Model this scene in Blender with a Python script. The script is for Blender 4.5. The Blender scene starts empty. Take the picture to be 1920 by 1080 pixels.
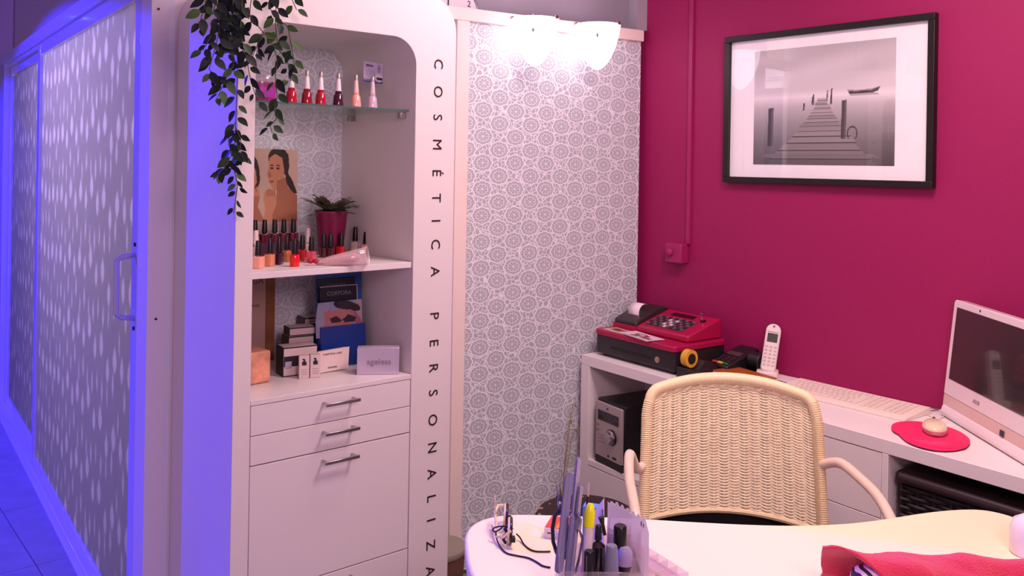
import bpy, math, random
import numpy as np
from mathutils import Vector, Matrix
random.seed(7)
PI = math.pi
SC = bpy.context.scene
COL = SC.collection
# ------------------------------------------------------------------ camera geometry
F, TH, RHO, CX, CY, H = 1650.0, math.radians(39.95), 0.0165, 960.0, 309.8, 1.45
SN, CS = math.sin(TH), math.cos(TH)
cam_d = bpy.data.cameras.new('camera'); cam = bpy.data.objects.new('camera', cam_d); COL.objects.link(cam)
cam_d.sensor_width = 36; cam_d.lens = F/1920*36; cam_d.shift_y = -(540-CY)/1920
cam_d.clip_start = 0.02
rgt = Vector((CS, -SN, 0)); fwd = Vector((SN, CS, 0)); up = Vector((0, 0, 1))
# image verticals lean by RHO: camera rolled
cr, sr = math.cos(RHO), math.sin(RHO)
cx_ = rgt*cr - up*(-sr); cy_ = up*cr - rgt*sr
cx_ = rgt*cr + up*(sr) ; cy_ = up*cr - rgt*sr
Mx = Matrix((cx_, cy_, -fwd)).transposed().to_4x4()
cam.matrix_world = Matrix.Translation((0, 0, H)) @ Mx
SC.camera = cam
def ray(x, y):
    a, b = x-CX, y-CY
    u = (a*cr+b*sr)/F; v = (-a*sr+b*cr)/F
    return Vector((SN+u*CS, CS-u*SN, -v))
def at(x, y, d): return Vector((0, 0, H))+ray(x, y)*d
def pz(x, y, z): r = ray(x, y); return at(x, y, (z-H)/r[2])
def pX(x, y, X): return at(x, y, X/ray(x, y)[0])
def pY(x, y, Y): return at(x, y, Y/ray(x, y)[1])
def pp(x, y, P, Q):
    n = (Q[1]-P[1], -(Q[0]-P[0])); r = ray(x, y)
    return at(x, y, (n[0]*P[0]+n[1]*P[1])/(n[0]*r[0]+n[1]*r[1]))
# ------------------------------------------------------------------ world, exposure, lights
SC.view_settings.view_transform = 'Standard'; SC.view_settings.look = 'None'
SC.view_settings.exposure = 0.0; SC.view_settings.gamma = 1.0
SC.view_settings.use_curve_mapping = False
W = bpy.data.worlds.new('world'); SC.world = W; W.use_nodes = True
W.node_tree.nodes['Background'].inputs[0].default_value = (0.62, 0.37, 0.50, 1)
W.node_tree.nodes['Background'].inputs[1].default_value = 0.66
def light(name, kind, loc, col, e, size=0.2, tgt=None, **k):
    l = bpy.data.lights.new(name, kind); l.color = col; l.energy = e
    if kind == 'AREA': l.size = size
    else: l.shadow_soft_size = size
    for a, b in k.items(): setattr(l, a, b)
    o = bpy.data.objects.new(name, l); COL.objects.link(o); o.location = loc
    if tgt is not None:
        o.rotation_euler = (Vector(tgt)-Vector(loc)).to_track_quat('-Z', 'Y').to_euler()
    return o
light('ceiling_light_over_cabinet', 'AREA', (1.72, 1.62, 2.40), (1.0, .72, .84), 7.8, .34, (1.38, 2.05, 1.7))
light('ceiling_light_over_table', 'AREA', (1.75, .95, 2.42), (1, .75, .72), 24, .5, (1.75, 1.05, 0))
light('front_fill_light', 'AREA', (0.50, -.40, 1.95), (1.0, .66, .78), 18, .5, (1.3, 2.2, 1.2))  # unseen fill from the camera side, added to brighten the cabinet interior
light('corridor_blue_spot', 'SPOT', (-.66, 4.4, 2.58), (.02, .012, 1.0), 620, .035, (-.66, 4.4, 0), spot_size=math.radians(147), spot_blend=.04)
light('corridor_blue_spot_far', 'SPOT', (-.50, 7.2, 2.58), (.02, .012, 1.0), 620, .05, (-.5, 7.2, 0), spot_size=math.radians(140), spot_blend=.1)
light('treatment_room_light', 'AREA', (2.3, 3.9, 2.3), (.98, .86, .95), 170, 1.2, (.9, 3.7, 1.9))

# ------------------------------------------------------------------ materials
def lin(c):
    if isinstance(c, str): c = [int(c[i:i+2], 16)/255 for i in (0, 2, 4)]
    return tuple(x/12.92 if x <= .04045 else ((x+.055)/1.055)**2.4 for x in c[:3])
class X:                                    # tiny expression wrapper over Math nodes
    nt = None
    def __init__(s, v): s.v = v
    def _o(s, op, *a):
        n = X.nt.nodes.new('ShaderNodeMath'); n.operation = op
        for i, q in enumerate((s,)+a):
            q = q.v if isinstance(q, X) else q
            if isinstance(q, (int, float)): n.inputs[i].default_value = q
            else: X.nt.links.new(q, n.inputs[i])
        return X(n.outputs[0])
    def __add__(s, o): return s._o('ADD', o)
    __radd__ = __add__
    def __sub__(s, o): return s._o('SUBTRACT', o)
    def __rsub__(s, o): return X(o)._o('SUBTRACT', s)
    def __mul__(s, o): return s._o('MULTIPLY', o)
    __rmul__ = __mul__
    def __truediv__(s, o): return s._o('DIVIDE', o)
    def floor(s): return s._o('FLOOR')
    def frac(s): return s._o('FRACT')
    def abs(s): return s._o('ABSOLUTE')
    def sin(s): return s._o('SINE')
    def cos(s): return s._o('COSINE')
    def sqrt(s): return s._o('SQRT')
    def lt(s, o): return s._o('LESS_THAN', o)
    def gt(s, o): return s._o('GREATER_THAN', o)
    def min(s, o): return s._o('MINIMUM', o)
    def max(s, o): return s._o('MAXIMUM', o)
    def atan2(s, o): return s._o('ARCTAN2', o)
    def band(s, lo, hi):
        n = X.nt.nodes.new('ShaderNodeMapRange'); n.interpolation_type = 'SMOOTHSTEP'
        X.nt.links.new(s.v, n.inputs[0]); n.inputs[1].default_value = lo; n.inputs[2].default_value = hi
        return X(n.outputs[0])
MATS = {}
def mat(name, c, rough=.5, metal=0, bump=0, bs=60, trans=0, ior=1.45, coat=0, emis=0, var=0, alpha=1, sheen=0):
    if name in MATS: return MATS[name]
    m = bpy.data.materials.new(name); m.use_nodes = True; nt = m.node_tree
    b = nt.nodes['Principled BSDF']; L = lin(c)
    b.inputs['Base Color'].default_value = (*L, 1); b.inputs['Roughness'].default_value = rough
    b.inputs['Metallic'].default_value = metal; b.inputs['IOR'].default_value = ior
    b.inputs['Transmission Weight'].default_value = trans; b.inputs['Coat Weight'].default_value = coat
    b.inputs['Alpha'].default_value = alpha
    if sheen: b.inputs['Sheen Weight'].default_value = sheen
    if emis:
        b.inputs['Emission Color'].default_value = (*L, 1); b.inputs['Emission Strength'].default_value = emis
    if bump or var:
        tc = nt.nodes.new('ShaderNodeTexCoord'); n = nt.nodes.new('ShaderNodeTexNoise')
        n.inputs['Scale'].default_value = bs; n.inputs['Detail'].default_value = 3
        nt.links.new(tc.outputs['Object'], n.inputs['Vector'])
        if bump:
            bp = nt.nodes.new('ShaderNodeBump'); bp.inputs['Strength'].default_value = bump
            bp.inputs['Distance'].default_value = .002
            nt.links.new(n.outputs['Fac'], bp.inputs['Height']); nt.links.new(bp.outputs[0], b.inputs['Normal'])
        if var:
            r = nt.nodes.new('ShaderNodeValToRGB')
            r.color_ramp.elements[0].color = (*[x*(1-var) for x in L], 1); r.color_ramp.elements[0].position = .3
            r.color_ramp.elements[1].color = (*[min(1, x*(1+var)) for x in L], 1); r.color_ramp.elements[1].position = .7
            nt.links.new(n.outputs['Fac'], r.inputs[0]); nt.links.new(r.outputs[0], b.inputs['Base Color'])
    MATS[name] = m
    return m
def coords(nt):
    X.nt = nt
    tc = nt.nodes.new('ShaderNodeTexCoord'); sp = nt.nodes.new('ShaderNodeSeparateXYZ')
    nt.links.new(tc.outputs['Object'], sp.inputs[0])
    return X(sp.outputs[0]), X(sp.outputs[1]), X(sp.outputs[2]), tc
def mixcol(nt, fac, a, b, dst):
    m = nt.nodes.new('ShaderNodeMix'); m.data_type = 'RGBA'
    nt.links.new(fac.v, m.inputs[0]); m.inputs[6].default_value = (*lin(a), 1); m.inputs[7].default_value = (*lin(b), 1)
    nt.links.new(m.outputs[2], dst)
    return m
def wallpaper(name, base, line):
    m = bpy.data.materials.new(name); m.use_nodes = True; nt = m.node_tree; b = nt.nodes['Principled BSDF']
    x, y, z, tc = coords(nt)
    px, pz_ = .137, .094
    def cell(ox, oz):
        u = ((x/px+ox).frac()-.5)*px; v = ((z/pz_+oz).frac()-.5)*pz_
        u = u*.76
        return u, v, (u*u+v*v).sqrt()
    u1, v1, r1 = cell(0, 0); u2, v2, r2 = cell(.5, .5)
    s = r1.lt(r2); u = u1*s+u2*(1-s); v = v1*s+v2*(1-s); r = r1.min(r2)
    a = v.atan2(u)
    c8 = (a*8).cos()
    ring = 1-((r-.030-c8*.0016).abs()).band(.0012, .0026)
    ring2 = 1-((r-.0175+c8*.0022).abs()).band(.0006, .0017)
    spoke = (1-(((a*4).sin().abs())*r).band(.0009, .0023))*r.lt(.030)
    core = 1-r.band(.002, .0035)
    vo = nt.nodes.new('ShaderNodeTexVoronoi'); vo.feature = 'DISTANCE_TO_EDGE'; vo.inputs['Scale'].default_value = 60
    nt.links.new(tc.outputs['Object'], vo.inputs['Vector'])
    fill = (1-X(vo.outputs['Distance']).band(.03, .12))*r.gt(.032)
    fac = ring.max(ring2).max(spoke).max(core).max(fill*.9)
    mixcol(nt, fac, base, line, b.inputs['Base Color'])
    b.inputs['Roughness'].default_value = .38
    bp = nt.nodes.new('ShaderNodeBump'); bp.inputs['Strength'].default_value = .35; bp.inputs['Distance'].default_value = .0015
    nt.links.new(fac.v, bp.inputs['Height']); nt.links.new(bp.outputs[0], b.inputs['Normal'])
    return m
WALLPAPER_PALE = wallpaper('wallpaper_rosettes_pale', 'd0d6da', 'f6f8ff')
WALLPAPER = wallpaper('wallpaper_rosettes', 'b4b8be', 'f4f4fa')
def frosted():
    m = bpy.data.materials.new('frosted_drop_glass'); m.use_nodes = True; nt = m.node_tree; b = nt.nodes['Principled BSDF']
    x, y, z, tc = coords(nt)
    tot = None
    for k, (cw, ph, off, wd) in enumerate(((.20, .25, .0, .034), (.20, .25, .5, .028), (.16, .25, .25, .018), (.16, .25, .75, .014))):
        c = (x/cw+off); ci = c.floor(); u = (c.frac()-.5)*cw
        wn = nt.nodes.new('ShaderNodeTexWhiteNoise'); wn.noise_dimensions = '1D'
        nt.links.new((ci*1.37+k*7.1).v, wn.inputs['W'])
        v = ((z/ph+X(wn.outputs['Value'])*.35+off*2.3).frac()-.5)*ph      # -.5..+.5 of period
        t = (v+.05)/.10                                               # 0 bottom .. 1 top
        ww = (t*PI).sin().max(0.0)*(1.25-t*.7)*wd
        d = (u.abs()-ww)
        drop = (1-d.band(-.010, .003))*t.gt(0)*t.lt(1)
        tot = drop if tot is None else tot.max(drop)
    mixcol(nt, tot, '8f8b90', 'a29ca8', b.inputs['Base Color'])
    b.inputs['Roughness'].default_value = .42
    tr = nt.nodes.new('ShaderNodeBsdfTranslucent'); 
    mm = mixcol(nt, tot, 'a09a9c', 'bcb4be', tr.inputs['Color'])
    ms = nt.nodes.new('ShaderNodeMixShader'); ms.inputs[0].default_value = .72
    nt.links.new(b.outputs[0], ms.inputs[1]); nt.links.new(tr.outputs[0], ms.inputs[2])
    nt.links.new(ms.outputs[0], nt.nodes['Material Output'].inputs[0])
    return m
FROST = frosted()
def floormat():
    m = bpy.data.materials.new('pale_floor_tile'); m.use_nodes = True; nt = m.node_tree; b = nt.nodes['Principled BSDF']
    x, y, z, tc = coords(nt)
    n = nt.nodes.new('ShaderNodeTexNoise'); n.inputs['Scale'].default_value = 9
    nt.links.new(tc.outputs['Object'], n.inputs['Vector'])
    mixcol(nt, X(n.outputs['Fac']).band(.3, .7), '8f8d95', '9b99a1', b.inputs['Base Color'])
    b.inputs['Roughness'].default_value = .35
    return m
TILE = floormat()
WHITE = mat('white_laminate', 'efe6e4', .38, bump=.03, bs=400)
CABW = mat('cabinet_white_laminate', 'e0d7d5', .38, bump=.03, bs=400)
CREAM = mat('cream_frame_paint', 'f0dfd6', .45)
WALLPINK = mat('raspberry_wall_paint', '9a1056', .62, bump=.25, bs=220, var=.05)
WALLPINK2 = mat('raspberry_fitting_paint', 'a01f60', .5)
GREYWALL = mat('pale_grey_wall_paint', '928e99', .7, bump=.1)
MAUVEWALL = mat('white_board_wall', 'd9cfd6', .5, bump=.03)
ALU = mat('white_aluminium', 'd2cfdc', .4, coat=1)
ALU.node_tree.nodes['Principled BSDF'].inputs['Coat Roughness'].default_value = .08
BLACK = mat('black_plastic', '141214', .35)
BLACKGLOSS = mat('black_gloss', '0c0a0e', .12, coat=.5)
CHROME = mat('brushed_steel', 'b9b2b4', .25, metal=1)
STRIPE = mat('dark_gap', '241c20', .6)
TABLEM = mat('cream_table_laminate', 'fff2cc', .32, bump=.02)
def thin(name, tint, haze=.05, refl=1.5, rough=.03):      # thin clear sheet: see-through, fresnel gloss, a little haze
    m = bpy.data.materials.new(name); m.use_nodes = True; nt = m.node_tree; nt.nodes.remove(nt.nodes['Principled BSDF'])
    T = nt.nodes.new('ShaderNodeBsdfTransparent'); T.inputs[0].default_value = (*lin(tint), 1)
    D = nt.nodes.new('ShaderNodeBsdfDiffuse'); D.inputs[0].default_value = (*lin(tint), 1)
    G = nt.nodes.new('ShaderNodeBsdfGlossy'); G.inputs['Roughness'].default_value = rough
    X.nt = nt; lw = nt.nodes.new('ShaderNodeLayerWeight'); fc = X(lw.outputs['Facing']); f0 = ((refl-1)/(refl+1))**2; Fz = fc._o('POWER', 5.0)*(.5)+f0
    a = nt.nodes.new('ShaderNodeMixShader'); a.inputs[0].default_value = haze; nt.links.new(T.outputs[0], a.inputs[1]); nt.links.new(D.outputs[0], a.inputs[2])
    b = nt.nodes.new('ShaderNodeMixShader'); nt.links.new(Fz.v, b.inputs[0]); nt.links.new(a.outputs[0], b.inputs[1]); nt.links.new(G.outputs[0], b.inputs[2])
    nt.links.new(b.outputs[0], nt.nodes['Material Output'].inputs[0]); MATS[name] = m
    return m
CLEAR = thin('clear_acrylic', 'f8f2f8', .10)
GLASS = thin('clear_glass', 'f0faf4', .03)
GLASSEDGE = mat('green_glass_edge', '4a6660', .2)
LETTER = mat('dark_brown_lettering', '2c1418', .5)
# ------------------------------------------------------------------ mesh builder
class MB:
    def __init__(s): s.v = []; s.f = []
    def add(s, vs, fs):
        o = len(s.v); s.v += [tuple(a) for a in vs]; s.f += [tuple(i+o for i in q) for q in fs]; return s
    def box(s, x0, x1, y0, y1, z0, z1, M=None):
        vs = [Vector(p) for p in ((x0, y0, z0), (x1, y0, z0), (x1, y1, z0), (x0, y1, z0), (x0, y0, z1), (x1, y0, z1), (x1, y1, z1), (x0, y1, z1))]
        if M is not None: vs = [M @ q for q in vs]
        return s.add(vs, [(0, 3, 2, 1), (4, 5, 6, 7), (0, 1, 5, 4), (1, 2, 6, 5), (2, 3, 7, 6), (3, 0, 4, 7)])
    def cbox(s, c, d, M=None):
        return s.box(c[0]-d[0]/2, c[0]+d[0]/2, c[1]-d[1]/2, c[1]+d[1]/2, c[2]-d[2]/2, c[2]+d[2]/2, M)
    def prism(s, pts, a0, a1, ax='z'):
        n = len(pts)
        def P(p, a): return {'z': (p[0], p[1], a), 'y': (p[0], a, p[1]), 'x': (a, p[0], p[1])}[ax]
        vs = [P(p, a0) for p in pts]+[P(p, a1) for p in pts]
        fs = [tuple(range(n))[::-1], tuple(range(n, 2*n))]+[(i, (i+1) % n, n+(i+1) % n, n+i) for i in range(n)]
        return s.add(vs, fs)
    def lathe(s, prof, c=(0, 0, 0), n=20, M=None, sx=1, sy=1, cap=True):
        vs = []; fs = []
        for r, z in prof:
            for k in range(n):
                a = 2*PI*k/n; q = Vector((c[0]+r*math.cos(a)*sx, c[1]+r*math.sin(a)*sy, c[2]+z)); vs.append(M @ q if M is not None else q)
        for j in range(len(prof)-1):
            for k in range(n):
                a = j*n+k; b = j*n+(k+1) % n; fs.append((a, b, b+n, a+n))
        if cap: fs += [tuple(range(n))[::-1], tuple(range(len(vs)-n, len(vs)))]
        return s.add(vs, fs)
    def tube(s, pts, r, n=8, closed=False, cap=True):
        P = [Vector(p) for p in pts]; N = len(P); vs = []; fs = []
        t0 = (P[1]-P[0]).normalized(); nr = t0.orthogonal().normalized()
        for i in range(N):
            a = P[(i-1) % N] if (closed or i > 0) else P[0]; b = P[(i+1) % N] if (closed or i < N-1) else P[-1]
            t = (b-a).normalized(); nr = (nr-t*nr.dot(t)).normalized(); bn = t.cross(nr)
            rr = r(i/(N-1)) if callable(r) else r
            for k in range(n):
                q = 2*PI*k/n; vs.append(P[i]+nr*math.cos(q)*rr+bn*math.sin(q)*rr)
        for i in range(N if closed else N-1):
            for k in range(n):
                a = i*n+k; b = i*n+(k+1) % n; c = ((i+1) % N)*n; fs.append((a, b, c+(k+1) % n, c+k))
        if cap and not closed: fs += [tuple(range(n))[::-1], tuple(range(len(vs)-n, len(vs)))]
        return s.add(vs, fs)
    def ell(s, c, r, n=16, m=10, M=None, z0=-1, z1=1):
        prof = []
        for j in range(m+1):
            z = z0+(z1-z0)*j/m if (z0 > -1 or z1 < 1) else -math.cos(PI*j/m)
            prof.append((math.sqrt(max(0.0001, 1-z*z)), z))
        vs = []; fs = []
        for q, z in prof:
            for k in range(n):
                a = 2*PI*k/n; p = Vector((c[0]+q*math.cos(a)*r[0], c[1]+q*math.sin(a)*r[1], c[2]+z*r[2])); vs.append(M @ p if M is not None else p)
        for j in range(m):
            for k in range(n):
                a = j*n+k; b = j*n+(k+1) % n; fs.append((a, b, b+n, a+n))
        fs += [tuple(range(n))[::-1], tuple(range(m*n, (m+1)*n))]
        return s.add(vs, fs)
    def grid(s, fn, nu, nv, flip=False):
        vs = [fn(i/nu, j/nv) for j in range(nv+1) for i in range(nu+1)]
        fs = [(j*(nu+1)+i, j*(nu+1)+i+1, (j+1)*(nu+1)+i+1, (j+1)*(nu+1)+i) for j in range(nv) for i in range(nu)]
        return s.add(vs, [q[::-1] for q in fs] if flip else fs)
def rrect(x0, x1, y0, y1, r, n=6):
    out = []
    rs = r if isinstance(r, (list, tuple)) else [r]*4       # order: bl, br, tr, tl
    for (cx, cy, a0, rr) in ((x0, y0, PI, rs[0]), (x1, y0, 1.5*PI, rs[1]), (x1, y1, 0, rs[2]), (x0, y1, .5*PI, rs[3])):
        ox = cx+rr if cx == x0 else cx-rr; oy = cy+rr if cy == y0 else cy-rr
        if rr <= 0: out.append((cx, cy)); continue
        for k in range(n+1):
            a = a0+.5*PI*k/n; out.append((ox+rr*math.cos(a), oy+rr*math.sin(a)))
    return out
def obj(name, mb, m, parent=None, bev=0, smooth=40, sub=0, solid=0):
    me = bpy.data.meshes.new(name); me.from_pydata(mb.v, [], mb.f); me.update()
    me.materials.append(m)
    me.polygons.foreach_set('use_smooth', [True]*len(me.polygons)); me.set_sharp_from_angle(angle=math.radians(smooth))
    o = bpy.data.objects.new(name, me); COL.objects.link(o)
    if parent is not None: o.parent = parent
    if solid:
        q = o.modifiers.new('solid', 'SOLIDIFY'); q.thickness = solid; q.offset = 0
    if bev:
        q = o.modifiers.new('bevel', 'BEVEL'); q.width = bev; q.segments = 2; q.limit_method = 'ANGLE'; q.angle_limit = math.radians(40)
    if sub:
        q = o.modifiers.new('sub', 'SUBSURF'); q.levels = sub; q.render_levels = sub
    return o
def tag(o, label=None, cat=None, group=None, kind=None):
    if label: o['label'] = label
    if cat: o['category'] = cat
    if group: o['group'] = group
    if kind: o['kind'] = kind
    return o
def thing(name, label, cat, loc=(0, 0, 0), rz=0, group=None, kind=None):
    o = bpy.data.objects.new(name, None); COL.objects.link(o); o.empty_display_size = .05
    o.location = loc; o.rotation_euler = (0, 0, rz)
    return tag(o, label, cat, group, kind)
def copytree(root):
    r = root.copy(); COL.objects.link(r)
    for ch in root.children:
        c = ch.copy(); COL.objects.link(c); c.parent = r
        for g in ch.children:
            d = g.copy(); COL.objects.link(d); d.parent = c
    return r
def B(*a): return MB().box(*a)
def text(name, body, size, m, parent, M, depth=.0006, align='CENTER'):
    cu = bpy.data.curves.new(name, 'FONT'); cu.body = body; cu.size = size; cu.extrude = depth; cu.align_x = align; cu.align_y = 'CENTER'; cu.resolution_u = 3
    t = bpy.data.objects.new(name+'_tmp', cu); COL.objects.link(t)
    dg = bpy.context.evaluated_depsgraph_get(); me = bpy.data.meshes.new_from_object(t.evaluated_get(dg))
    bpy.data.objects.remove(t); bpy.data.curves.remove(cu)
    me.transform(M); me.materials.clear(); me.materials.append(m)
    o = bpy.data.objects.new(name, me); COL.objects.link(o)
    if parent is not None: o.parent = parent
    return o
def face_front(x, y, z): return Matrix.Translation((x, y, z)) @ Matrix.Rotation(PI/2, 4, 'X')      # text on a face looking to -y
# flat print: a colour-attribute raster on a plate (x right, z up) of size w x h
PRINTM = {}
def printmat(rough=.5, coat=0):
    k = (rough, coat)
    if k in PRINTM: return PRINTM[k]
    m = bpy.data.materials.new('printed_card'); m.use_nodes = True; nt = m.node_tree; b = nt.nodes['Principled BSDF']
    a = nt.nodes.new('ShaderNodeAttribute'); a.attribute_name = 'Col'; nt.links.new(a.outputs['Color'], b.inputs['Base Color'])
    b.inputs['Roughness'].default_value = rough; b.inputs['Coat Weight'].default_value = coat
    PRINTM[k] = m; return m
def raster(name, fn, w, h, nx, ny, parent, y=0.0, x0=0, z0=0, M=None, rough=.5, bend=None):
    U, V = np.meshgrid((np.arange(nx+1))/nx, (np.arange(ny+1))/ny)
    c = fn(U, 1-V)                                    # V measured from the top
    lc = np.where(c <= .04045, c/12.92, ((c+.055)/1.055)**2.4)
    vs = [(x0+u*w, y+(bend(u, v) if bend else 0), z0+v*h) for u, v in zip(U.ravel(), V.ravel())]
    if M is not None: vs = [M @ Vector(q) for q in vs]
    fs = [(j*(nx+1)+i, j*(nx+1)+i+1, (j+1)*(nx+1)+i+1, (j+1)*(nx+1)+i) for j in range(ny) for i in range(nx)]
    me = bpy.data.meshes.new(name); me.from_pydata(vs, [], fs)
    at_ = me.color_attributes.new('Col', 'FLOAT_COLOR', 'POINT')
    at_.data.foreach_set('color', np.concatenate([lc.reshape(-1, 3), np.ones((lc.size//3, 1))], 1).astype(np.float32).ravel())
    me.materials.append(printmat(rough)); me.update()
    o = bpy.data.objects.new(name, me); COL.objects.link(o)
    if parent is not None: o.parent = parent
    return o
def rgb(c): return np.array([int(c[i:i+2], 16)/255 for i in (0, 2, 4)])
def full(U, c): return np.ones(U.shape+(3,))*rgb(c)
def inpoly(U, V, P):
    r = np.zeros(U.shape, bool); n = len(P)
    for i in range(n):
        (x1, y1), (x2, y2) = P[i], P[(i+1) % n]
        c = ((y1 > V) != (y2 > V)) & (U < (x2-x1)*(V-y1)/((y2-y1) or 1e-9)+x1); r ^= c
    return r
def fill(img, U, V, P, c): img[inpoly(U, V, P)] = rgb(c) if isinstance(c, str) else c
def oval(img, U, V, cx, cy, rx, ry, c, a=0):
    du, dv = U-cx, V-cy; ca, sa = math.cos(a), math.sin(a)
    q = ((du*ca+dv*sa)/rx)**2+((-du*sa+dv*ca)/ry)**2 < 1; img[q] = rgb(c) if isinstance(c, str) else c
# ================================================================== STRUCTURE
XW = 2.69
def struct(name, mb, m, parent=None, **k):
    o = obj(name, mb, m, parent, **k)
    if parent is None: o['kind'] = 'structure'
    return o
# floor: tiles laid as pieces where the photograph shows the joints, sub-floor beyond
struct('floor', B(-2.2, 3.2, -.6, 13.2, -.08, -.006), mat('grout', '6e686c', .8))
fl = bpy.data.objects['floor']
tile_me = None
for i in range(5):
    for j in range(13):
        x0 = -1.1+i*.60; y0 = .9+j*.60+.01*(0)
        if tile_me is None:
            o = obj('tile', MB().box(.0015, .5985, .0015, .5985, -.02, 0), TILE, fl, bev=.001); tile_me = o.data
        else:
            o = bpy.data.objects.new('tile', tile_me); COL.objects.link(o); o.parent = fl
        o.location = (x0+.63-.60, y0+.17, 0)
struct('ceiling', B(-2.2, 3.2, -.6, 13.2, 2.62, 2.70), mat('white_ceiling', 'd8d0d4', .8))
struct('wall_right', B(XW, XW+.12, -.6, 2.62, 0, 2.62), WALLPINK)
PA, PB_ = (2.66, 2.37), (1.861, 2.471)                 # line of the patterned panel
pang = math.atan2(PA[1]-PB_[1], PA[0]-PB_[0])
wb = thing('wall_back', None, None, (PB_[0], PB_[1], 0), pang, kind='structure')
obj('upper_wall', B(-.35, .842, .066, .14, 1.971, 2.62), GREYWALL, wb)
obj('lower_wall', B(-.35, .77, .070, .14, 0, 1.97), MAUVEWALL, wb)
obj('lower_wall_pink', B(.771, .835, .070, .14, 0, 1.97), WALLPINK, wb)
obj('pillar_face', B(.782, .840, .012, .0655, 2.001, 2.62), mat('pale_pillar', 'a8a2ac', .6), wb)
# patterned panel with cream frame
pw = thing('patterned_panel', 'tall floral wallpaper panel with cream frame under the two wall lamps', 'wall panel', (PB_[0], PB_[1], 0), pang)
PL = (Vector((PA[0]-PB_[0], PA[1]-PB_[1]))).length
obj('wallpaper', B(.0, PL-.008, .004, .028, .02, 1.955), WALLPAPER, pw)
obj('top_rail', B(-.50, PL-.006, -.012, .026, 1.952, 1.997), CREAM, pw, bev=.002)
obj('side_stile', B(-.05, .0, -.010, .026, .0, 1.952), CREAM, pw, bev=.002)
# lower-left corner: board wall between cabinet and glazed partition, with screws
wl = struct('wall_left', B(.782, .885, 2.473, 2.56, 0, 2.62), MAUVEWALL)
for (sx_, sy_) in ((297, 17), (292, 598)):
    q = pY(sx_, sy_, 2.473)
    obj('screw', MB().lathe([(.0035, 0), (.0035, .003), (.001, .004)], M=Matrix.Translation((q.x, 2.4735, q.z)) @ Matrix.Rotation(PI/2, 4, 'X'), n=10), BLACK, wl)
struct('wall_behind_cabinet', B(.885, 1.40, 2.475, 2.56, 0, 2.62), MAUVEWALL)
bpy.data.objects['wall_behind_cabinet'].name = 'wall_middle'
# glazed partition, running away on the left.  local x = away along the wall, y = into the room behind
P0 = Vector((.798, 2.475)); P1 = Vector((1.0165, 5.83)); dv = (P1-P0); plen = dv.length; prz = math.atan2(dv.y, dv.x)
pt = thing('wall_partition', None, None, (P0.x, P0.y, 0), prz, kind='structure')
# direction away is local x; room interior (camera) side is +y local (left of travel); put frame around y=0
ZT = 1.92
obj('corner_post', B(.0, .172, -.05, .0, 0, 2.03), ALU, pt, bev=.002)
obj('head_rail', B(.0, 5.2, -.06, .006, 1.985, 2.04), ALU, pt, bev=.002)
obj('upper_track', B(.172, 5.2, -.05, -.008, 1.972, 1.992), ALU, pt, bev=.002)
obj('bottom_track', B(.0, 5.2, -.06, .012, 0.0, .022), ALU, pt, bev=.002)
obj('bottom_track_lip', B(.125, 5.2, .012, .03, 0.0, .012), ALU, pt, bev=.001)
obj('wall_above', B(.0, 3.10, -.06, -.02, 2.04, 2.62), mat('beige_wall_above', 'a99c92', .8), pt)
obj('wall_above_far', B(3.105, 7, -.06, -.012, 2.04, 2.62), mat('mauve_wall_above', 'b8a0ac', .8), pt)
obj('far_wall', B(3.365, 7, -.05, .0, 0, 2.04), ALU, pt)
def sliding(name, x0, x1, y0, top, handle):
    d = thing(name, None, None, kind='structure'); d.parent = None
    d.location = pt.location; d.rotation_euler = pt.rotation_euler
    w = .066
    obj('door_stile', B(x0, x0+w, y0-.03, y0, .022, top), ALU, d, bev=.002)
    obj('door_stile', B(x1-w, x1, y0-.03, y0, .022, top), ALU, d, bev=.002)
    obj('door_top_rail', B(x0+w, x1-w, y0-.03, y0-.002, top-.047, top), ALU, d, bev=.002)
    obj('door_bottom_rail', B(x0+w, x1-w, y0-.03, y0-.002, .022, .065), ALU, d, bev=.002)
    obj('frosted_pane', B(x0+w-.004, x1-w+.004, y0-.02, y0-.012, .06, top-.05), FROST, d)
    if handle:
        hx = x0+.022
        h = obj('door_handle', MB().tube([(hx, y0, 1.17), (hx, y0+.035, 1.165), (hx+.0, y0+.05, 1.155), (hx, y0+.05, 1.0), (hx, y0+.035, .99), (hx, y0, .985)], .008, 8), mat('satin_handle', 'bdb9cc', .25, metal=.4), d)
        for zz in (1.20, .955):
            obj('keyhole', MB().lathe([(.006, 0), (.006, .004)], M=Matrix.Translation((hx, y0, zz)) @ Matrix.Rotation(-PI/2, 4, 'X'), n=10), BLACK, d)
    return d
sliding('door_1', .180, 2.10, .0, 1.972, True)
sliding('door_2', 2.03, 3.36, -.032, 1.972, False)
# beam added above the view to cut off the blue light, and the corridor's far walls
struct('light_blocker_1', B(-1.6, .77, 2.36, 2.44, 1.925, 2.62), GREYWALL)
struct('wall_far', B(-2.2, 3.2, 13.1, 13.2, 0, 2.62), GREYWALL)
struct('wall_room_behind', B(2.95, 3.05, 2.75, 13.0, 0, 2.62), GREYWALL); bpy.data.objects['wall_room_behind'].name = 'wall_inner'
# blue ceiling spots of the corridor
for k, (lx, ly) in enumerate(((.38, 7.98), (.605, 12.3), (-.66, 4.4))):
    t = thing('ceiling_spot', ['nearer blue ceiling spotlight of the corridor', 'farther blue ceiling spotlight of the corridor', 'blue ceiling spotlight nearest the cabinet'][k], 'spotlight', (lx, ly, 2.619), 0, 'blue corridor spotlights')
    obj('spot_ring', MB().lathe([(.045, 0), (.045, -.012), (.034, -.012), (.034, -.004)], cap=False), ALU, t)
    obj('spot_lens', MB().lathe([(.033, -.006), (.033, -.002)]), mat('blue_led', '2038ff', .3, emis=250), t)
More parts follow.
